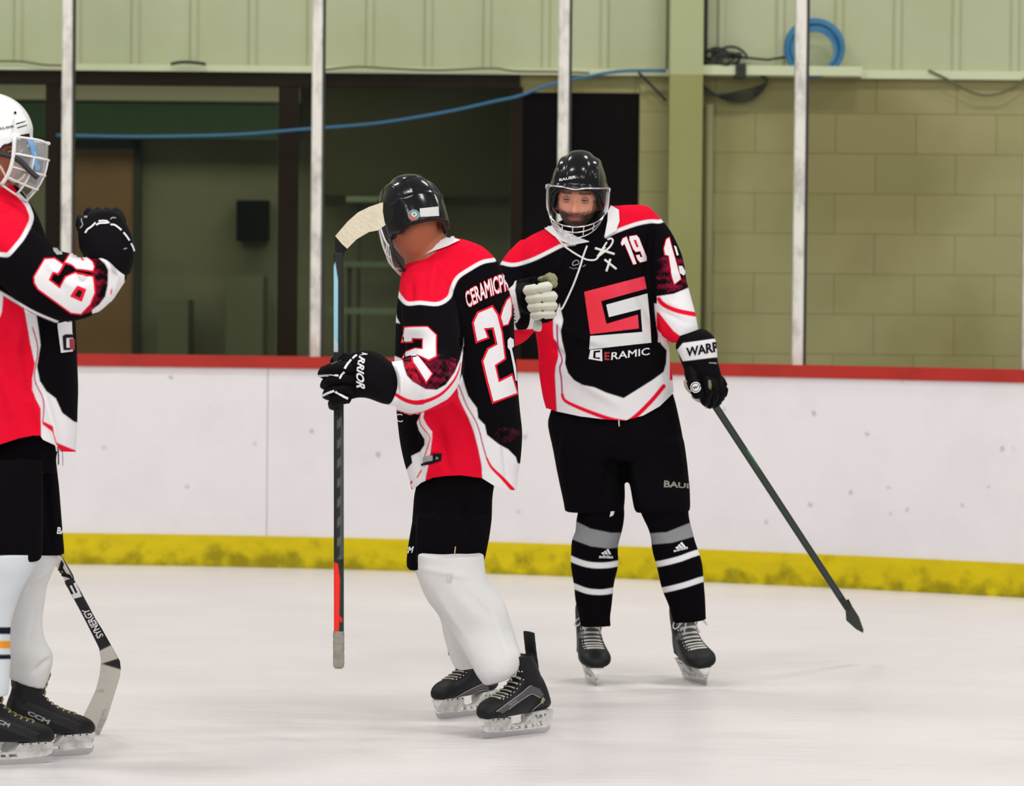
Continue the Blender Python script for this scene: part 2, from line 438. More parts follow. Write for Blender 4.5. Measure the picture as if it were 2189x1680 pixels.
strip(-13, 5.5, 0, .158, -.012, .01).build('kickplate', m_kick, boards)
strip(-13, 5.5, .01, 1.0, .035, .10).build('board_frame', mat('board_frame', (.05, .05, .05), .7), boards)

# posts and panes of the rink glass
m_post = mat('post_paint', lin((214, 212, 202)), .4, noise_amt=.34, nscale=16, col2=lin((172, 170, 162)), stretch=(1, 1, .5))
m_gasket = mat('gasket_black', (.012, .013, .012), .6)
m_glass = glass_mat('rink_glass', (.93, .95, .92), .02, .03, .010, (.42, .46, .42))
post_px = [-385, 141, 675, 1201, 1707, 2200]
plabels = ['white glass post beyond the left edge of the rink view', 'white glass post between the white-helmeted player and his raised glove',
           'white glass post left of the upright stick, before the brown window frame', 'white glass post rising directly above the helmet of the facing player',
           'white glass post crossing in front of the coiled blue hose', 'white glass post at the right edge of the picture']
px_x = []
for i, q in enumerate(post_px):
    x = P(q, 600, 19.4).x
    for _ in range(4): x = P(q, 600, BY(x)+.08).x
    px_x.append(x)
for i, x in enumerate(px_x):
    if i == 0: continue
    y = BY(x)+.08
    t = tag(empty('glass_post', (x, y, 1.06)), plabels[i], 'post', 'posts holding the rink glass')
    b = MB(); hw = .0275
    prof = [(-hw, .0), (-hw, .05), (hw, .05), (hw, .0), (hw-.006, -.008), (-hw+.006, -.008)]
    b.rings([[(x+px, y+py, z) for px, py in prof] for z in (1.06, 1.08, 2.0, 3.0, 4.2)]); b.build('upright', m_post, t)
    MB().box((x+hw, y-.004, 1.06), (x+hw+.012, y+.03, 4.2)).build('gasket', m_gasket, t)
for i in range(len(px_x)-1):
    x0, x1 = px_x[i]+.03, px_x[i+1]-.03; y0, y1 = BY(px_x[i])+.10, BY(px_x[i+1])+.10
    if i == 0: x0 = -12.5
    b = MB(); v = [(x0, y0, 1.066), (x1, y1, 1.066), (x1, y1, 4.1), (x0, y0, 4.1), (x0, y0+.012, 1.066), (x1, y1+.012, 1.066), (x1, y1+.012, 4.1), (x0, y0+.012, 4.1)]
    b.add(v, [(0, 1, 2, 3), (5, 4, 7, 6), (0, 4, 5, 1), (3, 2, 6, 7), (0, 3, 7, 4), (1, 5, 6, 2)])
    names = ['clear rink glass pane behind the white-helmeted player, leftmost', 'clear rink glass pane behind the raised black glove', 'clear rink glass pane behind the upright stick and bent player',
             'clear rink glass pane behind the right shoulder of the facing player', 'clear rink glass pane at the far right before the block wall']
    o = b.build('acrylic_sheet', m_glass); tag(o, names[i], 'rink glass', 'sheets of the rink glass')

# ---- hall wall behind the glass
def wx(px, py=400, Y=WY): return P(px, py, Y).x
def wz(py, px=1100, Y=WY): return P(px, py, Y).z
ZT = wz(160)            # where metal siding meets the block wall
m_side = mat('metal_siding', lin((192, 194, 164)), .55, spec=.25, noise_amt=.6, nscale=1.2, col2=lin((182, 186, 148)))
m_block = mat('painted_block', lin((132, 124, 86)), .8)
m_block.node_tree.nodes['Principled BSDF'].inputs['Specular IOR Level'].default_value = .1
def block_material(m):
    nt = m.node_tree; b = nt.nodes['Principled BSDF']; L = nt.links.new
    geo = nt.nodes.new('ShaderNodeNewGeometry'); mp = nt.nodes.new('ShaderNodeMapping'); mp.inputs['Rotation'].default_value = (PI/2, 0, 0)
    L(geo.outputs['Position'], mp.inputs[0])
    br = nt.nodes.new('ShaderNodeTexBrick'); br.inputs['Scale'].default_value = 1; br.inputs['Brick Width'].default_value = .43; br.inputs['Row Height'].default_value = .215
    br.inputs['Mortar Size'].default_value = .004; br.inputs['Mortar Smooth'].default_value = .6
    br.inputs['Color1'].default_value = (*lin((161, 156, 113)), 1); br.inputs['Color2'].default_value = (*lin((167, 159, 120)), 1); br.inputs['Mortar'].default_value = (*lin((134, 129, 90)), 1)
    L(mp.outputs[0], br.inputs[0])
    n = nt.nodes.new('ShaderNodeTexNoise'); n.inputs['Scale'].default_value = .9; n.inputs['Detail'].default_value = 4; L(geo.outputs['Position'], n.inputs[0])
    r = nt.nodes.new('ShaderNodeValToRGB'); r.color_ramp.elements[0].position = .38; r.color_ramp.elements[0].color = (.78, .74, .66, 1); r.color_ramp.elements[1].position = .6; r.color_ramp.elements[1].color = (1.05, 1.05, 1.05, 1)
    L(n.outputs[0], r.inputs[0])
    mx = nt.nodes.new('ShaderNodeMix'); mx.data_type = 'RGBA'; mx.blend_type = 'MULTIPLY'; mx.inputs[0].default_value = 1
    L(br.outputs[0], mx.inputs[6]); L(r.outputs[0], mx.inputs[7]); L(mx.outputs[2], b.inputs['Base Color'])
block_material(m_block)
XL, XR = -13, 9
wall = tag(empty('wall_back', (0, WY, 0)), kind='structure')
# upper siding: ribbed sheet
b = MB(); prof = []
x = XL; pitch = 125/ppm(WY); x0r = wx(290, 60)
k0 = math.floor((XL-x0r)/pitch)
for k in range(k0, k0+90):
    c = x0r+k*pitch
    if c > XR: break
    prof += [(c-.028, 0), (c-.014, -.02), (c+.014, -.02), (c+.028, 0)]
prof = [(XL-1, 0)]+prof+[(XR+1, 0)]
v = [(px, WY+py, z) for z in (ZT+.03, 5.2) for px, py in prof]; n = len(prof)
b.add(v, [(i, i+1, n+i+1, n+i) for i in range(n-1)]); b.build('siding', m_side, wall)
MB().box((XL-1, WY+.02, ZT), (XR+1, WY+.22, 5.2)).build('wall_core', m_side, wall)
m_trim = mat('trim_cream', lin((216, 218, 186)), .5)
tr = MB().box((XL, WY-.04, ZT), (XR, WY+.02, ZT+.035)).build('trim_1', m_trim); tag(tr, kind='structure')
# block wall to the right of the openings
xo = wx(1366); MB().box((xo, WY, 0), (XR, WY+.2, ZT)).build('block_wall', m_block, wall)
MB().box((wx(1108), WY+.02, wz(196)), (xo, WY+.2, ZT)).build('lintel', m_block, wall)
# pillar
p0, p1 = wx(1426), wx(1496)
m_pu = mat('pillar_upper', lin((182, 184, 142)), .55); m_pl = mat('pillar_lower', lin((162, 160, 108)), .6, spec=.2, noise_amt=.5, nscale=2, col2=lin((156, 154, 100)))
pil = tag(empty('steel_pillar', (p0, WY-.2, 0)), 'square cream-green steel pillar right of the black doorway behind the glass', 'pillar')
MB().box((p0, WY-.22, 0), (p1, WY-.02, ZT)).build('shaft', m_pl, pil)
MB().box((p0, WY-.22, ZT), (p1, WY-.02, 5.2)).build('upper_shaft', m_pu, pil)
m_dark = mat('shadow_brown', lin((38, 34, 26)), .7)
dsp = MB().box((p1, WY-.06, ZT), (p1+.03, WY-.03, 5.2)).build('gap_strip', m_dark); tag(dsp, 'narrow dark strip for the shaded gap beside the upper pillar', 'shaded_gap')  # dark strip added for the shade in the gap beside the pillar
cn = MB().tube([(wx(1514), WY-.05, z) for z in (.0, 1.5, ZT-.15)], .022, 12).build('conduit', mat('conduit', lin((150, 146, 108)), .5), smooth=True)
tag(cn, 'thin painted conduit running down the block wall right of pillar', 'conduit')
# ledge with tapered end
lg = tag(empty('cable_ledge', (wx(1500), WY-.1, ZT)), 'pale horizontal cable ledge on the wall between pillar and hose', 'ledge')
zl0, zl1 = wz(164, 1660), wz(144, 1660)
MB().box((p1, WY-.16, zl0), (wx(1835), WY-.02, zl1)).build('shelf_rail', m_trim, lg)
MB().box((wx(1566), WY-.175, zl0-.015), (wx(1588), WY-.02, zl1+.01)).build('clamp', m_gasket, lg)
tr2 = MB().box((wx(1836), WY-.05, wz(170, 2000)), (XR, WY-.0, wz(152, 2000))).build('trim_2', m_trim); tag(tr2, kind='structure')
# blue hose coil
hose = MB(); hc = Vector((wx(1737, 110), WY-.12, wz(112, 1737)))
for k in range(5):
    R_ = .108+.011*k; yy = -.02+.012*(k % 3)
    hose.tube([(hc.x+R_*1.02*math.cos(t), hc.y+yy+.006*math.sin(3*t+k), hc.z+R_*math.sin(t)*1.0+.004*k) for t in np.linspace(0, 2*PI, 49)[:-1]], .0085, 8, True)
ho = hose.build('hose_coil', mat('hose_blue', lin((60, 128, 178)), .4), smooth=True); tag(ho, 'coiled bright blue hose resting on the wall ledge', 'hose')
m_cable = mat('cable_black', lin((38, 38, 34)), .6)
cb = MB(); rnd = random.Random(3)
for k in range(6):
    cx_, cz_ = wx(1545+rnd.uniform(-12, 12), 133), zl1+.035+.006*k; a_ = rnd.uniform(.07, .12)
    cb.tube([(cx_+a_*math.cos(t), WY-.11+.05*math.sin(t), cz_+.02*math.sin(t*2+k)+.02*math.sin(t)) for t in np.linspace(0, 2*PI, 25)[:-1]], .007, 6, True)
cb.tube([P(1495, 112, WY-.1), P(1530, 108, WY-.1), P(1580, 122, WY-.1), P(1640, 128, WY-.1), P(1680, 122, WY-.1)], .007, 6)
tag(cb.build('cable_bundle', m_cable, smooth=True), 'tangled black cable bundle lying on the ledge by the pillar', 'cable')
cb = MB()
for k in range(4):
    rr = crom([(1497, 168+k*3, 0), (1510, 190+k*4, 0), (1560, 215-k*5, 0), (1610, 210-k*7, 0), (1640, 175, 0), (1625, 160, 0)], 6)
    cb.tube([P(a, b_, WY-.06-.01*k) for a, b_, _ in rr], .007, 6)
tag(cb.build('cable_loop', m_cable, smooth=True), 'black cable loops hanging below the ledge by the pillar', 'cable')
def wire(name, pts, Y, r, m, label, cat='cable'):
    rr = crom([(a, b_, 0) for a, b_ in pts], 8); o = MB().tube([P(a, b_, Y) for a, b_, _ in rr], r, 8).build(name, m, smooth=True); tag(o, label, cat)
wire('thin_wire', [(1985, 150), (2030, 172), (2080, 198), (2120, 203), (2160, 190), (2195, 165)], WY-.06, .006, mat('wire_olive', lin((96, 96, 66)), .6), 'thin olive wire sagging on the block wall at far right')
wire('thin_wire', [(-40, 132), (40, 131), (90, 138), (150, 140)], WY-.06, .005, mat('wire_olive', (0, 0, 0)), 'thin dark wire along wall trim above the white helmet')
wire('thin_wire', [(690, 150), (760, 143), (830, 146), (930, 150), (1050, 146), (1100, 152), (1180, 153), (1260, 156)], WY-.06, .005, mat('wire_olive', (0, 0, 0)), 'thin dark wire along wall trim between the middle posts')
wire('dark_wire', [(1365, 155), (1390, 180), (1424, 215)], WY-.06, .007, m_cable, 'short black wire slanting down to the pillar')
wire('wall_hook', [(365, 137), (385, 133), (410, 133), (440, 137)], WY-.07, .008, m_cable, 'dark bent hook on the trim above the left window', 'hook')
wire('blue_cable', [(120, 289), (300, 292), (500, 288), (640, 277), (800, 264), (950, 240), (1060, 216), (1110, 205), (1180, 180), (1260, 163), (1330, 152), (1424, 151)], WY-.10, .0085, mat('cable_blue', lin((52, 112, 158)), .45),
     'long bright blue cable sagging across the dark windows')

# ---- dark window front and the room behind it
m_frame = mat('window_frame_brown', lin((36, 26, 18)), .6, spec=.05)
def wbox(name, x0, y0, x1, y1, Y, d, m, parent=None, xr=None):
    ym = (y0+y1)/2; xm = (x0+x1)/2 if xr is None else xr
    a = P(x0, ym, Y).x; b_ = P(x1, ym, Y).x; z1 = P(xm, y0, Y).z; z0 = P(xm, y1, Y).z
    return MB().box((a, Y, max(z0, 0)), (b_, Y+d, z1)).build(name, m, parent)
win = tag(empty('window_1', (wx(500), WY, 0)), kind='structure')
zb = 1400
wbox('window_frame', -3800, 152, 1112, 183, WY-.01, .12, m_frame, win, 500)
for a, b_ in ((94, 121), (591, 632), (1088, 1112), (-420, -390), (-1700, -1670), (-3000, -2970)): wbox('mullion', a, 180, b_, zb, WY, .12, m_frame, win, 500)
wbox('window_sill', -3800, 800, 1112, 830, WY-.02, .16, m_frame, win, 500)
m_pane = glass_mat('window_glass', (.87, .88, .82), .05, .02)
for a, b_ in ((-2970, -1700), (-1670, -420), (-390, 94), (121, 591), (632, 1088)): wbox('pane', a, 185, b_, 800, WY+.05, .01, m_pane, win, 500)
dr = tag(empty('door_1', (wx(1240), WY, 0)), kind='structure')
wbox('door_leaf', 1112, 196, 1366, 1420, WY+.06, .06, mat('door_black', lin((15, 10, 13)), .8, spec=.02), dr)
wbox('door_frame', 1112, 190, 1366, 197, WY+.03, .1, m_frame, dr)
RY = WY+2.2
room_m = mat('room_wall', lin((132, 130, 108)), .8, noise_amt=.7, nscale=1.1, col2=lin((104, 110, 90)))
rm = tag(empty('wall_room', (0, RY, 0)), kind='structure')
MB().box((XL, RY, 0), (1.4, RY+.1, 3.2)).build('room_wall', room_m, rm)
MB().box((.62, WY+.25, 0), (.72, RY, 3.2)).build('side_wall', mat('room_dark', lin((52, 56, 40)), .8), rm)
cl = MB().box((XL, WY+.22, 2.75), (1.4, RY+.1, 2.85)).build('ceiling', mat('room_ceiling', lin((90, 88, 66)), .8)); tag(cl, kind='structure')
wbox('soffit', -200, 178, 640, 214, RY-.35, .3, mat('soffit', lin((176, 174, 148)), .7), rm)
wbox('green_band', -200, 215, 640, 296, RY-.3, .2, mat('green_band', lin((44, 74, 46)), .7), rm)
wbox('dark_partition', 668, 150, 1150, 420, RY-.3, .25, mat('partition', lin((62, 62, 38)), .8), rm)
d2 = tag(empty('door_2', (wx(225), RY, 0)), kind='structure')
wbox('door_leaf', 140, 318, 282, 1400, RY-.06, .05, mat('door_brown', lin((140, 104, 70)), .55, noise_amt=.6, nscale=3, col2=lin((126, 92, 60))), d2)
wbox('door_frame', 120, 296, 298, 318, RY-.08, .08, mat('door_frame_blue', lin((30, 48, 52)), .6), d2); wbox('door_jamb', 282, 300, 298, 1400, RY-.08, .08, mat('jamb', lin((40, 48, 38)), .6), d2)
sp = wbox('wall_speaker', 505, 428, 572, 515, RY-.22, .2, mat('speaker_black', lin((22, 26, 28)), .7, spec=.05)); tag(sp, 'small dark square speaker box on the room wall behind left window', 'speaker')
# bench rows and tables seen dimly in the room on the right
m_bench = mat('bench_grey', lin((120, 134, 112)), .6); m_bleg = mat('bench_leg', lin((60, 66, 54)), .6)
for i, (x0, x1, y, lab) in enumerate([(740, 900, 420, 'topmost dim grey bench plank row behind the middle window'), (720, 1060, 560, 'long dim grey bench row behind the middle window, below the topmost'),
                                 (700, 1000, 660, 'lowest dim grey bench row behind the middle window')]):
    Yb = RY-.45-.4*i; t = tag(empty('bleacher_bench', (wx(x0, y, Yb), Yb, wz(y, x0, Yb))), lab, 'bench', 'bleacher rows in the dark room')
    wbox('seat', x0, y, x1, y+12, Yb, .28, m_bench, t)
    for q in (x0+20, x1-30): wbox('leg', q, y+12, q+8, 1300, Yb+.1, .05, m_bleg, t)
for (x0, x1, y0, y1, lab) in [(335, 400, 640, 760, 'low dim olive locker in the glass, built as a box, right of brown door'), (480, 560, 590, 760, 'dim olive locker in the glass, built as a box, below the wall speaker')]:
    t = wbox('reflection_box', x0, y0, x1, 1300, RY-.5, .4, mat('reflection_olive', lin((104, 106, 84)), .6)); tag(t, lab, 'reflection')  # boxes added in place of vague reflections in the glass
area('room_fill', (wx(350), WY+1.1, 2.7), 3.0, .6, 16, None, (1, .96, .85))  # this and the next are added fill, lifting the dim room
area('room_fill', (wx(850), WY+1.0, 2.7), 1.2, .4, 3, None, (.8, 1, .85))
# ================================================================ PLAYER KIT BUILDERS
RED = (.74, .006, .030); BLK = (.0035, .003, .004); WHT = (.74, .73, .74); MAG = (.30, .01, .05); GRY = (.24, .25, .26)
m_cloth = attr_mat('printed_jersey_cloth', .9, .04, .12, 260)
m_short = attr_mat('short_fabric', .9, .04, .15, 200)
m_sock = attr_mat('knit_sock', .95, .03, .25, 420)
m_skin = attr_mat('skin', .5, .35, .06, 500, sss=.08)
m_glove = attr_mat('glove_leather', .65, .06, .15, 160)
m_wht = mat('print_white', WHT, .75, spec=.2); m_red = mat('print_red', RED, .75, spec=.2); m_blk = mat('print_black', BLK, .75, spec=.2)
m_gryp = mat('print_grey', (.30, .31, .29), .6); m_dgry = mat('print_dark_grey', (.10, .10, .11), .6)
m_shell_b = mat('helmet_black', (.006, .006, .007), .16, spec=.35, coat=.0); m_shell_w = mat('helmet_white', (.78, .79, .78), .25, coat=.4)
m_foam = mat('foam_black', (.012, .012, .012), .8); m_wire = mat('cage_wire', (.75, .75, .76), .22, metal=.9); m_wire_w = mat('cage_white', (.74, .76, .74), .35)
m_visor = glass_mat('visor_plastic', (.95, .96, .97), .045, .03)
m_visor_milk = glass_mat('visor_milky', (.95, .96, .97), .045, .03, .42, (.75, .78, .76)); m_strap = mat('strap_black', (.012, .012, .013), .6); m_strapw = mat('strap_pale', (.6, .5, .38), .6)
m_boot = attr_mat('skate_boot', .5, .18, .12, 180); m_holder = mat('skate_holder', (.66, .66, .63), .4, noise_amt=.5, nscale=30, col2=(.34, .33, .30)); m_steel = mat('skate_steel', (.55, .55, .56), .2, metal=1)

def make_body(name, root, parts, vox, headM=None, skin=(.55, .30, .21), face=None, sm=2):
    mb = MB()
    for kind, a in parts:
        if kind == 'r': mb.rings(a)
        else: tubepx(mb, a)
    if headM is not None:
        v, f = head_mesh(); mb.add([headM@Vector(p) for p in v], f)
    o = remesh(mb, name, m_skin, vox, sm, 0, None, .4)
    co = getco(o); c = np.tile(np.array(skin, float), (len(co), 1))
    c *= (1+.08*hashn(co, 30, 5))[:, None]
    if headM is not None:
        inv = np.array(headM.inverted()); l = co@inv[:3, :3].T+inv[:3, 3]
        x, y, z = l.T; hd = (abs(x) < .14) & (abs(y) < .1) & (abs(z) < .17)
        def mix(s, col):
            s = np.clip(s, 0, 1)*hd; c[:] = c*(1-s[:, None])+np.array(col)*s[:, None]
        # hair, brows, beard and lips have these colours themselves
        mix(((z > .07) | ((x < -.02) & (z > -.02) & (abs(y) < .09) & (z > -.03-.3*x)))*(face != 'bald')*1.0, (.03, .018, .012))
        mix((x > .05)*np.exp(-((z-.021-.12*np.abs(np.abs(y)-.03))/.0045)**2)*(np.abs(np.abs(y)-.033) < .02)*1.0, (.03, .018, .012))
        if face == 'beard':
            b = np.clip((-.052-z+.30*np.abs(y)+.006*hashn(co, 300, 4))/.010, 0, 1)*(x > .0)
            b = np.maximum(b, ((np.abs(y) > .052) & (z < .0) & (x > -.01) & (x < .06))*.75)
            b = np.maximum(b, np.exp(-((z+.052)/.007)**2)*(np.abs(y) < .032)*.8)
            mix(b*(.97+.15*hashn(co, 900, 8)), (.016, .009, .006))
        mix((x > .07)*np.exp(-(((z+.069)/.0075)**2+(y/.024)**4))*.85, (.42, .13, .11))
        mix((x > .06)*np.exp(-(((z+.018)/.02)**2+((np.abs(y)-.045)/.018)**2))*.25, (.62, .24, .18))
    c = np.concatenate([c, np.ones((len(c), 1))], 1); at = o.data.color_attributes.new('Col', 'FLOAT_COLOR', 'POINT'); at.data.foreach_set('color', c.astype(np.float32).ravel())
    adopt(o, root); return o
def sstep(a, b, x):
    t = np.clip((x-a)/(b-a), 0, 1); return t*t*(3-2*t)
def head_mesh():
    # local: +x face forward, +y left, +z up, eyes at z=0, crown .118, chin -.122
    nu, nv = 96, 72; v = []; f = []
    for j in range(nv+1):
        e = -PI/2+PI*j/nv
        for i in range(nu):
            a = 2*PI*i/nu; dx, dy, dz = math.cos(e)*math.cos(a), math.cos(e)*math.sin(a), math.sin(e)
            rz = .118 if dz > 0 else .122
            x, y, z = dx*(.092 if dx > 0 else .098), dy*.074, dz*rz
            if z < 0:      # narrow the jaw, flatten below
                t = -z/.122; y *= 1-.30*t*t; x = x*(1-.10*t*t) if x > 0 else x*(1-.55*t)
                if x > 0: x += .012*t
            # fuller, flatter face front
            if dx > 0: x = .094*math.copysign(abs(x/.094)**.82, x); y = .074*math.copysign(min(1, abs(y/.074))**.93, y)
            if dx > .2:
                g = lambda yy, zz, sy, sz: math.exp(-((y-yy)/sy)**2-((z-zz)/sz)**2)
                x += .007*math.exp(-((z-.024)/.012)**2)*(1 if abs(y) < .05 else max(0, 1-(abs(y)-.05)/.015))
                for s in (-1, 1):
                    x -= .014*g(.032*s, -.002, .016, .013); x += .004*g(.045*s, -.03, .018, .018)
                    x += .007*g(.011*s, -.041, .008, .008)
                nz = -z
                if -.002 < nz < .052: x += .026*math.exp(-(y/(.0075+.12*nz))**2)*min(1, (nz+.002)/.042)
                elif -.02 < nz <= -.002: x += .004*math.exp(-(y/.009)**2)
                if nz >= .052: x += .026*math.exp(-(y/.013)**2)*max(0, 1-(nz-.052)/.006)
                x += .0065*g(0, -.064, .024, .0055)+.007*g(0, -.076, .019, .006)-.005*g(0, -.0695, .026, .0022)-.004*g(0, -.087, .02, .006)+.008*g(0, -.105, .022, .014)
            v.append((x, y, z))
    for j in range(nv):
        for i in range(nu): f.append((j*nu+i, j*nu+(i+1) % nu, (j+1)*nu+(i+1) % nu, (j+1)*nu+i))
    b = MB(); b.add(v, f)
    for s in (-1, 1):      # ears
        b.tube([(-.018+.020*math.cos(t)-.004*math.sin(t), s*(.074+.008*max(0, -math.cos(t))), -.012+.031*math.sin(t)) for t in np.linspace(0, 2*PI, 21)[:-1]], .0055, 8, True)
        b.tube([(-.014, s*.070, -.03), (-.02, s*.076, 0), (-.02, s*.078, .01)], [.012, .012, .01], 8)
    return b.v, b.f
def frame(loc, fwd, up=(0, 0, 1)):
    x = Vector(fwd).normalized(); y = Vector(up).cross(x).normalized(); z = x.cross(y)
    M = Matrix((( x.x, y.x, z.x), (x.y, y.y, z.y), (x.z, y.z, z.z))).to_4x4(); return Matrix.Translation(Vector(loc)) @ M
def mb_at(mb, M): 
    mb.v = [tuple(M@Vector(p)) for p in mb.v]; return mb
def brim(a, lift=0):
    a = abs((math.degrees(a)+180) % 360-180)
    pts = [(0, .040), (35, .038), (55, .020), (68, -.010), (84, -.034), (102, -.040), (120, -.060), (150, -.068), (180, -.066)]
    for (a0, z0), (a1, z1) in zip(pts, pts[1:]):
        if a <= a1: t = (a-a0)/(a1-a0); t = t*t*(3-2*t); return z0+(z1-z0)*t+lift*min(1, max(0, (a-95)/45))
    return pts[-1][1]
def helmet(M, root, shellm, name='helmet', lift=0):
    nu, nv = 160, 60; RX, RY, RZ = .130, .101, .168
    def pt(i, j, inner=0):
        a = 2*PI*i/nu; zb = brim(a, lift); t = j/nv
        z = zb+(RZ-zb)*math.sin(t*PI/2) if zb < 0 else zb+(RZ-zb)*math.sin(t*PI/2)
        q = (1-(max(z, 0)/RZ)**2.75)**.5 if z < RZ else 0
        if z < 0: q = 1-.10*(z/.07)**2
        ca, sa = math.cos(a), math.sin(a); e = 2/2.25
        x = RX*math.copysign(abs(ca)**e, ca)*q; y = RY*math.copysign(abs(sa)**e, sa)*q
        # moulded ridges and steps
        az = math.degrees(abs(math.atan2(y, x))); d = 0
        up = min(1, max(0, (z-.05)/.03))
        d += .005*(1/(1+math.exp((abs(y)-.038-.1*max(0, .0))/.0028)))*up*(1 if x > -.09 else .6)
        d += .006*math.exp(-((abs(y)-.070+.1*max(0, z-.08))/.008)**2)*min(1, max(0, (z-.03)/.03))*(1 if x < .09 else 0)
        d += .0045/(1+math.exp((z-.052-.10*max(0, -x))/.0025))
        d -= .0035*math.exp(-((x+.005)/.003)**2)*(abs(y) > .05 or z > .05)
        if inner: d -= .012
        n = Vector((x/RX**2, y/RY**2, max(z, 0)/RZ**2))
        n = n.normalized() if n.length > 1e-6 else Vector((0, 0, 1))
        return Vector((x, y, z))+n*d
    v = [pt(i, j) for j in range(nv+1) for i in range(nu)]; n1 = len(v)
    v += [pt(i, j, 1) for j in range(0, nv+1) for i in range(nu)]
    f = []
    for j in range(nv):
        for i in range(nu):
            k = (i+1) % nu; f.append((j*nu+i, j*nu+k, (j+1)*nu+k, (j+1)*nu+i)); f.append((n1+(j+1)*nu+i, n1+(j+1)*nu+k, n1+j*nu+k, n1+j*nu+i))
    for i in range(nu):
        k = (i+1) % nu; f.append((n1+i, n1+k, k, i))
    o = link(name, [M@p for p in v], f, shellm); adopt(o, root)
    lp = []
    for i in range(72):
        a = 2*PI*i/72; p = pt(int(i*nu/72), 0, 1); lp.append(M@Vector((p.x*.965, p.y*.965, p.z+.004)))
    MB().tube(lp, .008, 8, True).build('helmet_liner', m_foam, o, True)
    return o
def cage_pt(M, a, t, k=1.0, xs=None):
    xs = xs or CXS[0]
    # face guard surface: a azimuth in degrees, t 0 at the brow .. 1 under the chin
    z = .045-.168*t; r = math.radians(a); q = 1-.25*t*t*t
    x = xs*(.142*q+.006*math.sin(PI*t))*math.cos(r)*k; y = .110*(1-.13*t*t*t)*math.sin(r)*k
    return M@Vector((x, y, z-.012*math.cos(r)*t+.075*(1-math.cos(r))*t*t))
CXS = [1.0]
def cage(M, root, wirem, tv=.78, amax=84, shield=True, bars=(.78, .89, 1.0), vert=(-66, -44, -22, 0, 22, 44, 66), tube_r=.0025, rim=1.3, vm=None):
    g = MB()
    for t in (0.0,)+tuple(bars): g.tube([cage_pt(M, a, t+(.035*math.exp(-(a/16)**2) if t == 0 else 0)) for a in np.linspace(-amax, amax, 37)], tube_r, 7)
    for a in vert: g.tube([cage_pt(M, a, t) for t in np.linspace(bars[0], bars[-1], 10)], tube_r*.9, 7)
    for s in (-1, 1): g.tube([cage_pt(M, s*amax, t) for t in np.linspace(0, bars[-1], 14)], tube_r*rim, 7)
    co = g.build('face_cage', wirem, root, True)
    for s in (-1, 1):
        b = MB(); p = cage_pt(M, s*80, .05, 1.02); b.tube([p, p+(M.to_3x3()@Vector((0, s*.006, 0)))], .008, 12); b.build('cage_clip', wirem, co, True)
    if shield:
        A = np.linspace(-amax, amax, 49); T = np.linspace(0.01, tv, 24); v = [cage_pt(M, a, t+(.035*math.exp(-(a/16)**2)*(1-t/tv)), .985) for t in T for a in A]; n = len(A)
        v += [cage_pt(M, a, t+(.035*math.exp(-(a/16)**2)*(1-t/tv)), .965) for t in T for a in A]; o2 = len(A)*len(T); f = []
        for j in range(len(T)-1):
            for i in range(n-1):
                q = (j*n+i, j*n+i+1, (j+1)*n+i+1, (j+1)*n+i); f.append(q); f.append(tuple(o2+k for k in q[::-1]))
        for j in range(len(T)-1):
            for i in (0, n-1): f.append((j*n+i, (j+1)*n+i, o2+(j+1)*n+i, o2+j*n+i))
        for i in range(n-1):
            for j in (0, len(T)-1): f.append((j*n+i, j*n+i+1, o2+j*n+i+1, o2+j*n+i))
        link('visor', v, f, vm or m_visor, co)
    return co

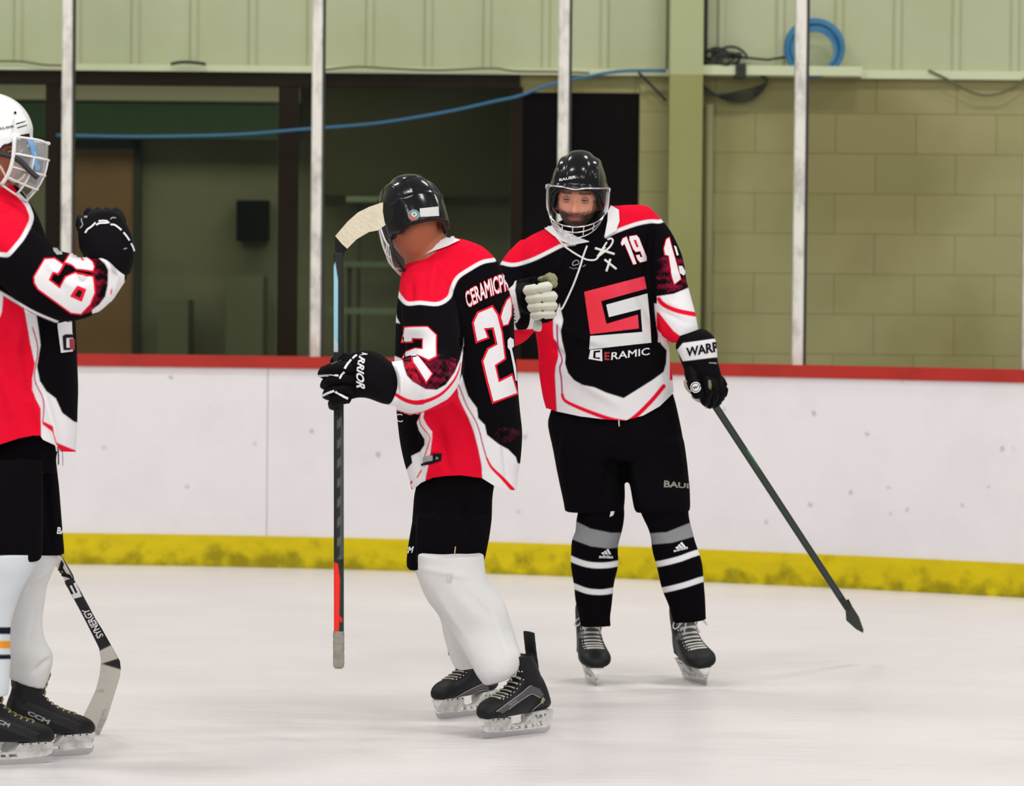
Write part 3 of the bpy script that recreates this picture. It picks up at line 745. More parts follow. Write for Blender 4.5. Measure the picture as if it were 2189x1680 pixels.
# ---- skate: local x from heel to toe, z up from the ice, y across
def skate(M, root, name='skate', lace=(.55, .53, .47), panel=None, lines=.22, bow=True, tend=True, accent=None, bigbow=False, shaft_top=.285, wide=1.0, shear=.1, lr=.0026):
    def S(p):
        p = Vector(p); p.y *= wide; p.x += shear*max(0, p.z-.10); return p
    t = MB()
    sec = [(.0, .088, .12, .018), (.014, .080, .20, .030), (.05, .076, .225, .036), (.09, .073, .215, .038), (.13, .070, .175, .042), (.17, .068, .150, .047), (.21, .067, .134, .050), (.245, .066, .124, .049), (.272, .066, .112, .041), (.288, .067, .100, .029), (.296, .072, .088, .013)]
    rg = []
    for x, z0, z1, hw in crom(sec, 4):
        zc, hz = (z0+z1)/2, (z1-z0)/2
        rg.append([Vector((x, hw*math.copysign(abs(math.cos(q))**.75, math.cos(q)), zc+hz*math.copysign(abs(math.sin(q))**.8, math.sin(q)))) for q in np.linspace(0, 2*PI, 25)[:-1]])
    t.rings(rg)
    sh = [(.10, .060, .060, .036), (.15, .062, .058, .037), (.19, .064, .054, .040), (.23, .070, .052, .044), (.262, .076, .053, .046), (shaft_top, .080, .052, .044)]
    rg = []
    sh = [q for q in sh[:-1] if q[0] < shaft_top-.012]+[sh[-1]]
    for z, cx, hx, hw in crom(sh, 4):
        rg.append([Vector((cx+hx*math.copysign(abs(math.cos(q))**.9, math.cos(q)), hw*math.copysign(abs(math.sin(q))**.9, math.sin(q)), z-.10*(cx-.06+hx*math.cos(q))*(z > .24)*0)) for q in np.linspace(0, 2*PI, 25)[:-1]])
    t.rings(rg)
    if tend:
        t.rings([[Vector((cx+.008*math.cos(q), .027*math.sin(q), z)) for q in np.linspace(0, 2*PI, 17)[:-1]] for z, cx in ((.22, .022), (.26, .016), (.30, .008), (.335, .000))])
    t.v = [tuple(M@S(p)) for p in t.v]; o = remesh(t, name, m_boot, .0038, 3)
    inv = np.array(M.inverted()); co = getco(o); l = co@inv[:3, :3].T+inv[:3, 3]; x, y, z = l.T; x = x-shear*np.clip(z-.10, 0, 9)
    c = np.tile(np.array((.010, .010, .011)), (len(co), 1))
    def mk(s, col): c[:] = c*(1-s[:, None])+np.array(col)*s[:, None]
    line = .098+.55*(.20-x)*.55
    pz = z-(.074+(.235-x)*.42)       # swoosh panel rising to the heel
    if panel: mk(((pz > .0) & (pz < .020) & (x > .03) & (x < .225) & (z < .17) & (abs(y) > .02)).astype(float), panel)
    if panel: mk(((((pz > .020) & (pz < .0235)) | ((pz > -.0035) & (pz < 0))) & (x > .03) & (x < .235) & (z < .175) & (abs(y) > .02)).astype(float), (lines, lines, lines))
    mk(((z < .082) & (x < .03)).astype(float), (.25, .25, .25))
    if accent is not None: mk(((z > .16) & (x > .10)).astype(float), accent)
    cc = np.concatenate([c, np.ones((len(c), 1))], 1); at = o.data.color_attributes.new('Col', 'FLOAT_COLOR', 'POINT'); at.data.foreach_set('color', cc.astype(np.float32).ravel())
    adopt(o, root); bv = bvh(o); R3 = M.to_3x3()
    # laces over the tongue
    lm = mat('lace_%d_%d' % (lace[0]*100, lace[2]*100), lace, .8)
    lb = MB(); eyl = []; K = 10
    for k in range(K):
        s = k/(K-1); bx, bz = .222-.098*s, .133+.132*s**.85
        if bz > shaft_top-.012: bz = shaft_top-.012
        nrm = Vector((.55+.35*s, 0, .83-.5*s)).normalized(); hw = .026+.002*math.sin(k)
        for sg in (-1, 1):
            pts = []
            for q in np.linspace(-1, 1, 9):
                src = S((bx+.004*sg*q, q*hw, bz+.006*sg*q))+nrm*.06
                h = bv.ray_cast(M@src, R3@(-nrm), .15)
                if h[0] is not None: pts.append(h[0]+(R3@nrm)*.0025)
            if len(pts) > 3: lb.tube(pts, lr, 6)
        for sg in (-1, 1):
            h = bv.ray_cast(M@(S((bx-.008, sg*(hw+.004), bz-.004))+nrm*.06), R3@(-nrm), .15)
            if h[0] is not None: eyl.append([h[0]-(R3@nrm)*.001, h[0]+(R3@nrm)*.0025])
    # bow
    tx, tz = (.130, shaft_top-.022); rb = 1.5 if bigbow else 1.0
    for sg in ((-1, 1) if bow else ()):
        lb.tube([M@S((tx+.012+.018*math.sin(q)*rb, sg*(.004+.034*rb*(1-math.cos(q))*.5), tz-.020*rb*(1-math.cos(q))*.9+.008*math.sin(2*q))) for q in np.linspace(0, 2*PI, 15)], .0028, 6)
        lb.tube([M@S((tx+.014+.010*u, sg*(.004+.022*u), tz-.055*u*rb)) for u in np.linspace(0, 1, 6)], .0028, 6)
    lb.build('laces', lm, o, True)
    for e_ in eyl: MB().tube(e_, .0035, 8).build('eyelet', m_steel, o, True)
    # blade holder with its openings, then the steel runner
    outer = [(-.008, .024), (-.015, .034), (-.012, .050), (.002, .080), (.030, .080), (.085, .076), (.100, .060), (.106, .044), (.120, .039), (.155, .039), (.170, .046), (.182, .066), (.262, .068), (.286, .066), (.292, .045), (.288, .030), (.272, .022), (.20, .018), (.08, .018), (.010, .019)]
    holes = [[(.060, .023), (.082, .023), (.088, .033), (.064, .034)], [(.090, .023), (.112, .023), (.114, .032), (.096, .032)], [(.120, .023), (.146, .023), (.144, .032), (.122, .032)], [(.154, .023), (.182, .023), (.178, .032), (.154, .032)], [(.022, .026), (.045, .026), (.050, .040), (.034, .042)]]
    va, fa = fill2d([outer]+holes, .008)
    def wy(z, x): return .006+max(0, z-.035)*.62*(1 if x > .12 else .8)
    hb = MB(); n = len(va)
    vv = [Vector((p[0], wy(p[1], p[0]), p[1])) for p in va]+[Vector((p[0], -wy(p[1], p[0]), p[1])) for p in va]
    ff = [f for f in fa]+[tuple(n+i for i in f[::-1]) for f in fa]
    cnt = {}
    for f in fa:
        for i in range(len(f)):
            e = (f[i], f[(i+1) % len(f)]); cnt[frozenset(e)] = cnt.get(frozenset(e), [])+[e]
    for k_, es in cnt.items():
        if len(es) == 1: a, b_ = es[0]; ff.append((b_, a, n+a, n+b_))
    hb.add([M@p for p in vv], ff); h_ = hb.build('blade_holder', m_holder, o)
    rb_ = MB(); pr = [(-.016, .022), (-.012, .010), (.0, .0025), (.012, .0008), (.05, 0), (.24, 0), (.278, .002), (.292, .010), (.296, .026)]
    top = [(x_, .020) for x_, _ in pr]; v_ = []
    for (x_, z_), (xt, zt) in zip(pr, top):
        zt = max(zt, z_+.002); v_ += [M@Vector((x_, -.0016, z_)), M@Vector((x_, .0016, z_)), M@Vector((x_, .0016, zt)), M@Vector((x_, -.0016, zt))]
    rb_.rings([v_[i*4:i*4+4] for i in range(len(pr))]); rb_.build('blade', m_steel, o)
    for x_ in (.03, .05, .07, .19, .215, .24, .262):
        for s in (-1, 1):
            MB().tube([M@Vector((x_, s*(wy(.064, x_)-.002), .064)), M@Vector((x_, s*(wy(.064, x_)+.002), .064))], .0025, 6).build('rivet', m_strap, o, True)
    return o
def finger(name, pts, root, col, segs=True, n=16, layers=(), block=False):
    rr = crom([list(r) for r in pts], 6); mb = MB(); P3 = [P(x, y, Y) for x, y, Y, r in rr]; L = len(rr)
    rad = []
    for i, (x, y, Y, r) in enumerate(rr):
        u = i/(L-1)*(len(pts)-1); e = abs(u-round(u)); k = 1-.26*math.exp(-(e/.10)**2) if segs and 0 < round(u) < len(pts)-1 else 1
        if block: k = (1-.30*math.exp(-(e/.06)**2) if 0 < round(u) < len(pts)-1 else 1)*(.75 if i in (0, L-1) else 1); rad.append(r/ppm(Y)*k); continue
        if i < 2: k *= .85
        if i > L-3: k *= (.82 if i == L-2 else .5)
        rad.append(r/ppm(Y)*k)
    mb.tube(P3, rad, n, e=.5 if block else .66); o = mb.build(name, m_glove, None, True); paint(o, col, layers); adopt(o, root); return o
# ================================================================ PLAYER 19 (facing us)
pA = tag(empty('person', (P(1390, 1468, 14).x, 14.0, 0)), 'person facing the camera in black helmet, number 19 jersey and black striped socks', 'person', 'hockey players on the ice')
YA = 14.05
A_torso = [(1222, 462, 1300, 440, 0, .8), (1200, 472, 1322, 440, 0, .75), (1172, 487, 1345, 438, 0, .55), (1128, 507, 1384, 440, 0, .46), (1103, 532, 1404, 462, 0, .48), (1094, 570, 1412, 500, 0, .52), (1106, 630, 1410, 570, 0, .58), (1138, 690, 1408, 650, 0, .62), (1150, 740, 1422, 710, 0, .62),
           (1154, 790, 1431, 770, 0, .62), (1160, 840, 1438, 820, 0, .62), (1169, 885, 1442, 865, 0, .62), (1172, 930, 1446, 910, 0, .62), (1175, 945, 1448, 925, 0, .62)]
A_sleeveL = [(1372, 482, YA, 40), (1398, 515, YA-.02, 42), (1418, 560, YA-.04, 42), (1428, 605, YA-.06, 40), (1438, 645, YA-.08, 41), (1449, 685, YA-.12, 41), (1459, 710, YA-.14, 36), (1464, 722, YA-.14, 33)]
A_sleeveR = [(1140, 535, YA, 36), (1108, 575, YA-.02, 40), (1088, 630, YA-.06, 42), (1080, 685, YA-.15, 42), (1092, 700, YA-.30, 40), (1110, 690, YA-.46, 38), (1122, 680, YA-.52, 36)]
mb = MB(); mb.rings(pair_rings(A_torso, YA, .6)); tubepx(mb, A_sleeveL, 24); tubepx(mb, A_sleeveR, 24)
jA = remesh(mb, 'jersey', m_cloth, .0055, 6, 1)
hemA = [(1100, 868), (1170, 873), (1188, 879), (1240, 890), (1290, 896), (1335, 899), (1375, 888), (1410, 868), (1440, 838), (1500, 830)]
def clamp_hem(o, hem, Yr, sel=None):
    co = getco(o); uv = proj(co); lim = np.interp(uv[:, 0], [h[0] for h in hem], [h[1] for h in hem]); over = np.clip(uv[:, 1]-lim, 0, 1e3)
    if sel is not None: over = over*sel(co, uv)
    d = (co-NC)@NF; co[:, 2] += over*d/F; setco(o, co)
folds(jA, [([(1215, 520), (1180, 600)], 9, .010), ([(1395, 480), (1380, 600)], 8, -.009), ([(1405, 560), (1450, 600)], 7, .007), ([(1404, 640), (1450, 655)], 6, .007), ([(1412, 665), (1470, 690)], 6, -.006),
           ([(1190, 690), (1230, 720), (1290, 735)], 8, .010), ([(1180, 740), (1215, 770)], 7, -.008), ([(1200, 790), (1330, 870)], 12, .007), ([(1420, 720), (1380, 800)], 9, .009), ([(1160, 770), (1170, 860)], 6, .008),
           ([(1260, 560), (1180, 640)], 10, .008), ([(1350, 600), (1400, 700)], 9, -.007), ([(1150, 530), (1120, 600)], 8, .008), ([(1415, 690), (1425, 790)], 6, .007)], .0035, 13, 2)
clamp_hem(jA, hemA, YA)
Z1 = lambda p: Zc(1040, 300, 3.907, p)
Z2 = lambda p: Zc(1040, 700, 3.907, p)
lef_out = Z2([(555, -60), (555, 30), (560, 90), (590, 130), (600, 240), (575, 330), (570, 400), (585, 690), (585, 900)])
blk_edge = Z2([(610, -200), (640, -60), (620, 30), (630, 110), (660, 230), (655, 300), (680, 380), (730, 440), (800, 480), (900, 500), (1000, 545), (1145, 590), (1290, 500), (1400, 430), (1480, 370), (1500, 300), (1505, 190), (1460, 140), (1438, 90), (1420, -10), (1400, -200)])
LY = [('p', WHT, lef_out[::-1]+blk_edge+Z2([(1700, -200), (1700, 900)])),
      ('p', RED, [(1050, 700), (1170, 690)]+lef_out+[(1050, 900)]),
      ('s', (.35, .03, .16), Z2([(590, -20), (590, 60), (600, 170), (632, 270), (612, 340), (625, 430), (632, 560)]), 3.4),
      ('s', RED, Z2([(632, 560), (655, 610), (750, 660), (900, 720), (1040, 768), (1150, 790)]), (6, 10)),
      ('s', RED, Z2([(1180, 790), (1260, 730), (1380, 610), (1480, 490)]), (9, 9)),
      ('p', RED, Z2([(1500, 60), (1530, 200), (1530, 440), (1600, 440), (1600, -200), (1440, -200), (1440, 40)])),
      ('s', WHT, Z1([(1410, 1400), (1425, 1500), (1440, 1580), (1440, 1680)]), 4),
      ('p', RED, [(1040, 380), (1160, 420), (1190, 478), (1228, 522), (1203, 521), (1172, 536), (1137, 552), (1100, 563), (1073, 560), (1040, 560)]),
      ('s', WHT, [(1050, 556), (1073, 562), (1100, 566), (1138, 555), (1172, 539), (1203, 524), (1228, 521)], 8),
      ('p', RED, [(1310, 400), (1440, 400), (1425, 468), (1395, 470), (1360, 476), (1318, 492), (1296, 505)]),
      ('s', WHT, [(1296, 505), (1318, 494), (1360, 479), (1390, 473), (1412, 473), (1430, 462)], 8)]
SL = [('p', WHT, [(1390, 636), (1401, 634), (1440, 628), (1472, 615), (1520, 610), (1520, 760), (1390, 760)]),
      ('s', RED, Z1([(1440, 1325), (1470, 1365), (1530, 1400), (1620, 1430), (1755, 1455)]), (9, 10)),
      ('p', RED, Z1([(1400, 1420), (1440, 1440), (1560, 1590), (1640, 1650), (1760, 1590), (1800, 1760), (1400, 1800)])),
      ('n', MAG, Z1([(1400, 1010), (1500, 960), (1700, 1000), (1680, 1230), (1420, 1290)]), .15)]
# split the print of sleeve and body by the arm's own axis
def arm_mask(o, rows, k=1.3):
    co = getco(o); rr = crom([list(r) for r in rows], 4); pts = np.array([tuple(P(x, y, Y)) for x, y, Y, r in rr]); rad = np.array([r/ppm(Y) for x, y, Y, r in rr])
    best = np.full(len(co), 9.0)
    for i in range(len(pts)-1):
        a, b = pts[i], pts[i+1]; ab = b-a; t = np.clip(((co-a)@ab)/(ab@ab), 0, 1); q = np.linalg.norm(co-(a+t[:, None]*ab), axis=1)/(rad[i]*(1-t)+rad[i+1]*t)
        best = np.minimum(best, q)
    return (best < k).astype(float)
mL = arm_mask(jA, A_sleeveL)*(proj(getco(jA))[:, 0] > 1397); mR = arm_mask(jA, A_sleeveR)*(proj(getco(jA))[:, 1] > 560)
mL *= (proj(getco(jA))[:, 0] > 1404-0*mL); mL[proj(getco(jA))[:, 1] < 500] = 0
masks = {'arm': mL, 'armR': mR, 'body': 1-np.maximum(mL, mR)}
allL = [L+('body',) for L in LY[:7]]+LY[7:]+[('p', BLK, [(1404, 478), (1440, 478), (1520, 612), (1440, 630), (1404, 634)], 'arm')]+[L+('arm',) for L in SL[3:]+SL[:3]]+\
       [('p', RED, [(1060, 690), (1200, 690), (1200, 800), (1060, 800)], 'armR'), ('p', WHT, [(1085, 640), (1200, 600), (1200, 700), (1095, 705)], 'armR'), ('s', RED, [(1140, 705), (1160, 695)], 5, 'armR')]
paint(jA, BLK, allL, masks); adopt(jA, pA)
# emblem, numbers, lettering
rl = Z1([(815, 1265), (1315, 1135), (1336, 1238), (958, 1343), (1002, 1532), (1262, 1455), (1272, 1572), (866, 1620)])
wl = Z1([(1000, 1372), (1342, 1278), (1362, 1480), (1375, 1690), (858, 1746), (866, 1635), (1300, 1600), (1285, 1410), (1022, 1476)])
m_redl = mat('emblem_red', (.72, .010, .035), .7, noise_amt=.4, nscale=3, col2=(.76, .035, .08))
decal('emblem', [rl], jA, m_redl); decal('emblem', [wl], jA, mat('emblem_white', (.64, .67, .66), .7))
decal('emblem', [Z2([(868, 188), (965, 180), (968, 282), (852, 262)]), Z2([(895, 196), (950, 190), (950, 206), (912, 210), (910, 248), (948, 250), (948, 264), (890, 256)])], jA, m_wht)
lettering('E', [Z2([p])[0] for p in ((985, 272), (1028, 272), (1028, 205), (985, 205))], jA, mat('emblem_dark_red', (.35, .02, .03), .7), bold=.03)
lettering('RAMIC', [Z2([p])[0] for p in ((1040, 272), (1362, 228), (1360, 168), (1045, 208))], jA, m_wht, bold=.01)
D1 = [(0, .78), (0, .88), (.45, 1), (1, 1), (1, 0), (.42, 0), (.42, .80)]
D9 = [[(0, .12), (.14, 0), (.86, 0), (1, .12), (1, .88), (.86, 1), (.14, 1), (0, .88), (0, .52), (.14, .40), (.62, .40), (.62, .17), (.38, .17), (.38, .28), (0, .28)], [(.38, .84), (.62, .84), (.62, .56), (.38, .56)]]
def num(loops, quad, target, border=1.6, off=.0016, parent='t'):
    q = quadmap(loops, *quad)
    if border: decal('number', [offset_poly(q[0], border)], target, m_red, off, 3, parent)
    decal('number', q, target, m_wht, off*1.9, 3, parent)
q1 = [Z1([p])[0] for p in ((1205, 1042), (1250, 1030), (1168, 805), (1110, 835))]; q9 = [Z1([p])[0] for p in ((1270, 1022), (1342, 1003), (1262, 792), (1182, 805))]
num([D1], q1, jA, 1.0); num(D9, q9, jA, 1.0)
num([Z1([(1480, 900), (1500, 830), (1525, 812), (1540, 900), (1590, 1040), (1620, 1150), (1618, 1180), (1570, 1205), (1540, 1100), (1520, 960), (1490, 950)])], [(0, 0), (1, 0), (1, 1), (0, 1)], jA, 0) if False else None
decal('number', [offset_poly(Z1([(1482, 905), (1500, 830), (1522, 815), (1545, 900), (1585, 1040), (1618, 1160), (1568, 1200), (1540, 1100), (1522, 965), (1490, 955)]), 2)], jA, m_red, .0016)
decal('number', [Z1([(1482, 905), (1500, 830), (1522, 815), (1545, 900), (1585, 1040), (1618, 1160), (1568, 1200), (1540, 1100), (1522, 965), (1490, 955)])], jA, m_wht, .003)
decal('number', [Z1([(1560, 880), (1580, 890), (1600, 960), (1585, 965)])], jA, m_wht, .003); decal('number', [Z1([(1600, 1050), (1630, 1050), (1662, 1110), (1640, 1130), (1610, 1110)])], jA, m_wht, .003)
piping([Z1([(692, 1062), (712, 1066), (730, 1076), (745, 1068), (765, 1072), (790, 1062)]), Z1([(800, 1052), (815, 1052), (820, 1042), (830, 1046)])], jA, m_dgry, 2, 'emblem')
piping([Z1([(722, 1018), (745, 1002), (765, 1005), (772, 1020), (765, 1036), (745, 1040), (728, 1046), (718, 1035), (722, 1018)])], jA, m_gryp, 1.8, 'emblem')
# collar and neck lacing
def ribbon(name, outer, inner, target, m, th=.004, parent='t'):
    return decal(name, [outer+inner[::-1]], target, m, th, 3, parent)
colA = MB()
def collar(rows, Y, root, h=.035, m=m_wht):
    pass
ribbon('collar', Z1([(490, 745), (560, 800), (640, 850), (700, 880), (860, 850)]), Z1([(545, 640), (580, 700), (650, 760), (760, 810), (855, 845)]), jA, m_wht, .006)
ribbon('collar', Z1([(1105, 590), (1110, 680), (1080, 760), (1000, 808)]), Z1([(1040, 555), (1015, 600), (1010, 680), (985, 800)]), jA, m_wht, .006)
b = MB()
def cord(pts, r=2.0, off=.006, mb=None):
    rr = crom([(a, c, 0) for a, c in pts], 6); out = []
    bb = bvh(jA)
    for x, y, _ in rr:
        d = (_f*F+_r*(x-CX)+_u*(CY-y)).normalized(); h = bb.ray_cast(CAM, d)
        out.append((h[0]-d*off) if h[0] is not None else P(x, y, YA-.17))
    mb.tube(out, r/ppm(14), 8)
for pts in ([(560, 775), (640, 870), (700, 920), (800, 980), (860, 1000), (920, 990), (960, 920), (1005, 850)], [(840, 880), (810, 960), (780, 1060), (720, 1220), (640, 1390), (615, 1412)],
            [(930, 970), (960, 950), (1030, 890), (1055, 840), (1040, 820), (1010, 830)]): cord(Z1(pts), 2.1, .006, b)
b.build('neck_cord', mat('cord_white', (.72, .72, .68), .7), jA, True)
b = MB()
for pts in ([(905, 900), (1070, 950)], [(990, 890), (925, 975)], [(985, 995), (1085, 1075)], [(1035, 990), (1000, 1095)]): cord(Z1(pts), 2.6, .004, b)
b.build('lace_stitch', mat('cord_white', (0, 0, 0)), jA, True)
# shorts
A_hip = [(1184, 850, 1430, 825, 0, .44), (1180, 872, 1440, 848, 0, .46), (1172, 900, 1450, 880, 0, .53), (1174, 922, 1459, 914, 0, .56), (1180, 950, 1464, 945, 0, .58), (1190, 985, 1468, 980, 0, .52)]
A_l1 = [(1178, 940, 1335, 945, 0, .85), (1192, 1020, 1337, 1018, 0, .85), (1203, 1068, 1336, 1060, 0, .85), (1208, 1094, 1332, 1092, 0, .85)]
A_l2 = [(1320, 935, 1465, 940, -.02, .85), (1338, 1010, 1473, 1010, -.04, .85), (1347, 1050, 1477, 1050, -.06, .85), (1356, 1088, 1476, 1088, -.07, .85), (1362, 1096, 1468, 1096, -.07, .8)]
mb = MB(); [mb.rings(pair_rings(r, YA, .6)) for r in (A_hip, A_l1, A_l2)]
shA = remesh(mb, 'shorts', m_short, .007, 5, 1)
folds(shA, [([(1215, 900), (1200, 1000)], 9, .008), ([(1320, 930), (1290, 1060)], 9, -.008), ([(1350, 960), (1370, 1080)], 9, .008), ([(1440, 900), (1460, 1040)], 9, .007), ([(1230, 1020), (1250, 1085)], 8, .007)], .004, 11, 4)
paint(shA, BLK); adopt(shA, pA)
lettering('BAUE', [Z2([p])[0] for p in ((1480, 1335), (1712, 1345), (1712, 1308), (1484, 1276))], shA, mat('print_olive', (.20, .215, .17), .6), bold=.03)
lettering('R', [Z2([p])[0] for p in ((1712, 1350), (1740, 1352), (1740, 1310), (1712, 1308))], shA, m_gryp)
b = MB(); b.tube([P(*Z2([(1105, 775)])[0], 13.86), P(*Z2([(1108, 825)])[0], 13.85)], .002, 6); b.build('drawstring', m_wht, shA, True)
# socks
def sock(root, rows, Y, layers, base, k=.95, wr=.004, seed=1, fl=(), vox=.006):
    mb = MB(); mb.rings(pair_rings(rows, Y, k, 36, 2.1)); o = remesh(mb, 'sock', m_sock, vox, 4, 1)
    folds(o, fl, wr, 22, seed); paint(o, base, layers); adopt(o, root); return o
SA1 = [(1236, 1085, 1334, 1075), (1231, 1112, 1336, 1100), (1231, 1135, 1330, 1140), (1224, 1155, 1324, 1165), (1222, 1175, 1322, 1180), (1222, 1205, 1320, 1212), (1227, 1255, 1312, 1262), (1237, 1310, 1306, 1318), (1242, 1338, 1308, 1340)]
SA2 = [(1360, 1080, 1474, 1078), (1372, 1105, 1474, 1098), (1384, 1130, 1476, 1118), (1391, 1152, 1481, 1138), (1393, 1165, 1485, 1152), (1402, 1205, 1497, 1190), (1415, 1262, 1505, 1242), (1430, 1300, 1510, 1295), (1440, 1332, 1511, 1325)]
Z3 = lambda p: Zc(1150, 1080, 4.0, p)
s1 = sock(pA, SA1, YA, [('p', GRY, Z3([(250, 120), (330, 140), (450, 200), (620, 235), (740, 235), (740, 355), (600, 370), (450, 350), (340, 310), (250, 270)])),
    ('s', WHT, Z3([(250, 435), (300, 465), (420, 505), (560, 515), (700, 495)]), 12.5), ('s', WHT, Z3([(280, 680), (330, 700), (430, 735), (560, 742), (680, 718)]), 12)], BLK, .95, .004, 3)
s2 = sock(pA, SA2, YA-.06, [('p', GRY, Z3([(900, 250), (960, 240), (1100, 230), (1300, 150), (1400, 130), (1400, 255), (1330, 268), (1150, 320), (930, 340)])),
    ('s', WHT, Z3([(960, 505), (1040, 500), (1200, 462), (1330, 415), (1420, 390)]), 12.5), ('s', WHT, Z3([(1020, 728), (1100, 720), (1260, 680), (1380, 640), (1460, 620)]), 12)], BLK, .95, .004, 5)
def three_bars(qx, qy, s, tgt, rot=0):
    for pts in ([(0, 14), (8, 10), (14, 18), (4, 20)], [(10, 8), (17, 4), (26, 20), (17, 20)], [(19, 2), (27, -2), (38, 20), (30, 20)]):
        pp = [(qx+(x*math.cos(rot)-y*math.sin(rot))*s, qy+(x*math.sin(rot)+y*math.cos(rot))*s) for x, y in pts]
        decal('emblem', [pp], tgt, m_wht, .002, 2)
three_bars(*Z3([(540, 376)])[0], .55, s1); lettering('adidas', [Z3([p])[0] for p in ((520, 452), (640, 455), (638, 425), (524, 420))], s1, m_wht, bold=.02, step=2)
three_bars(*Z3([(1168, 330)])[0], .58, s2, -.2); lettering('adidas', [Z3([p])[0] for p in ((1162, 402), (1282, 372), (1275, 345), (1158, 375))], s2, m_wht, bold=.02, step=2)
decal('label', [Z3([(610, 100), (622, 40), (640, 15), (652, 50), (640, 85)])], s1, m_wht, .003)
# skates
def skate_at(heel, toe, lean=0, pitch=0, z=0):
    f = Vector((toe[0]-heel[0], toe[1]-heel[1], math.tan(pitch))).normalized(); up = Vector((0, 0, 1)); side = up.cross(f).normalized()
    up2 = (Matrix.Rotation(lean, 3, f) @ up); return frame((heel[0], heel[1], z), f, up2)
c1 = G(1275, 1466); c2 = G(1507, 1466)
kA1 = skate(skate_at((c1.x-.035, c1.y+.27), (c1.x+.0, c1.y), 0), pA, lace=(.66, .66, .60), lr=.0036, bigbow=True, tend=False, wide=1.16, accent=(.10, .10, .11))
kA2 = skate(skate_at((c2.x-.065, c2.y+.27), (c2.x+.005, c2.y), .12), pA, lace=(.66, .66, .60), lr=.0036, bigbow=True, tend=False, wide=1.16, accent=(.10, .10, .11))
# gloves: his left (picture right)
def glove_mesh(root, rows, Y, layers=(), tubes=(), name='glove', base=BLK, k=.8):
    mb = MB(); mb.rings(pair_rings(rows, Y, k, 32, 2.5)); [tubepx(mb, t, 14) for t in tubes]
    o = remesh(mb, name, m_glove, .004, 3, 1); paint(o, base, layers); adopt(o, root); return o
g1 = glove_mesh(pA, [(1452, 718, 1500, 702, .0, .9), (1444, 740, 1514, 708), (1449, 754, 1530, 727), (1457, 777, 1534, 768), (1462, 790, 1538, 785), (1466, 810, 1542, 802), (1478, 825, 1544, 820), (1490, 838, 1542, 832)], 13.87,
    [('p', WHT, Z2([(1590, 190), (1640, 130), (1890, 95), (1960, 95), (1960, 248), (1900, 250), (1640, 282)]))])
lettering('WARRI', [Z2([p])[0] for p in ((1668, 245), (1965, 195), (1950, 112), (1668, 170))], g1, m_blk, bold=.03, bend=0)
lettering('COVERT', [Z2([p])[0] for p in ((1855, 300), (1925, 306), (1922, 294), (1858, 288))], g1, m_wht, bold=0)
finger('thumb', [(1474, 790, 13.80, 11), (1480, 812, 13.76, 12.5), (1487, 830, 13.745, 13), (1496, 848, 13.76, 11.5)], g1, BLK)
decal('emblem', [[(1487+11*math.cos(t), 828+11.5*math.sin(t)) for t in np.linspace(0, 2*PI, 25)[:-1]], [(1487+9*math.cos(t), 828+9.5*math.sin(t)) for t in np.linspace(0, 2*PI, 25)[:-1]],
      [(1487+7.5*math.cos(t), 828+8*math.sin(t)) for t in np.linspace(0, 2*PI, 25)[:-1]]], [o for o in g1.children if o.name.startswith('thumb')], m_wht, .0012, 2)
lettering('W', [(1482, 832), (1492, 830), (1491, 824), (1481, 826)], [o for o in g1.children if o.name.startswith('thumb')], m_blk, off=.002, bold=.03)
for k, (dx, dy, Y) in enumerate([(-22, 2, 13.77), (-9, 8, 13.81), (3, 7, 13.86), (10, -2, 13.92)]):
    finger('finger', [(1528+dx*.8, 808+dy*.3, Y+.02, 10), (1534+dx, 830+dy, Y, 11.2), (1531+dx, 848+dy, Y+.015, 10.8), (1521+dx*.6, 860+dy*.8, Y+.05, 9.5)], g1, BLK)
finger('palm_patch', [(1466, 812, 13.84, 5), (1470, 828, 13.84, 5), (1484, 842, 13.86, 5)], g1, (.42, .38, .30), False)
ft = [o for o in g1.children if o.name.startswith('finger')]
decal('finger_patch', [[(1514, 812), (1519, 813), (1521, 824), (1519, 834), (1514, 828)]], ft+[g1], mat('patch_olive', (.16, .14, .07), .7), .001, 2)
finger('palm_patch', [(1480, 846, 13.86, 4), (1492, 854, 13.87, 4.5), (1500, 858, 13.88, 4)], g1, (.5, .48, .46), False); finger('palm_patch', [(1508, 864, 13.90, 4), (1514, 871, 13.9, 5)], g1, (.45, .43, .38), False)
# his right glove, fist in front of his chest
Zg = Z1
g2 = glove_mesh(pA, [(1100, 600, 1150, 590, 0, .8), (1094, 625, 1140, 605, 0, .9), (1097, 655, 1136, 650, 0, .9), (1100, 690, 1132, 690, 0, .8), (1106, 706, 1126, 704, 0, .6)], 13.38,
    [('p', WHT, [(1080, 590), (1104, 600), (1101, 620), (1106, 650), (1112, 678), (1104, 690), (1080, 690)])], [[(1110, 640, 13.5, 28), (1112, 640, 13.40, 34), (1122, 637, 13.34, 33), (1136, 640, 13.30, 30)]])
lettering('WAR', [(1104, 690), (1098, 650), (1091, 651), (1096, 690)], g2, m_blk, bold=.02)
for k in range(4):
    xa, ya, xb, yb = [(1122, 622, 1177, 612), (1127, 639, 1188, 633), (1131, 657, 1188, 653), (1137, 674, 1184, 671)][k]; r = [9.6, 9.8, 9.3, 8.3][k]
    f_ = finger('finger', [(xa, ya, 13.262, r), ((xa+xb)/2, (ya+yb)/2, 13.238, r), (xb, yb, 13.262, r)], g2, (.60, .60, .50), True, block=True)
    finger('finger_back', [(xb-6, yb, 13.27, r*.8), (xb-2, yb, 13.32, r*.8), (xb-14, yb, 13.37, r*.8)], g2, BLK)
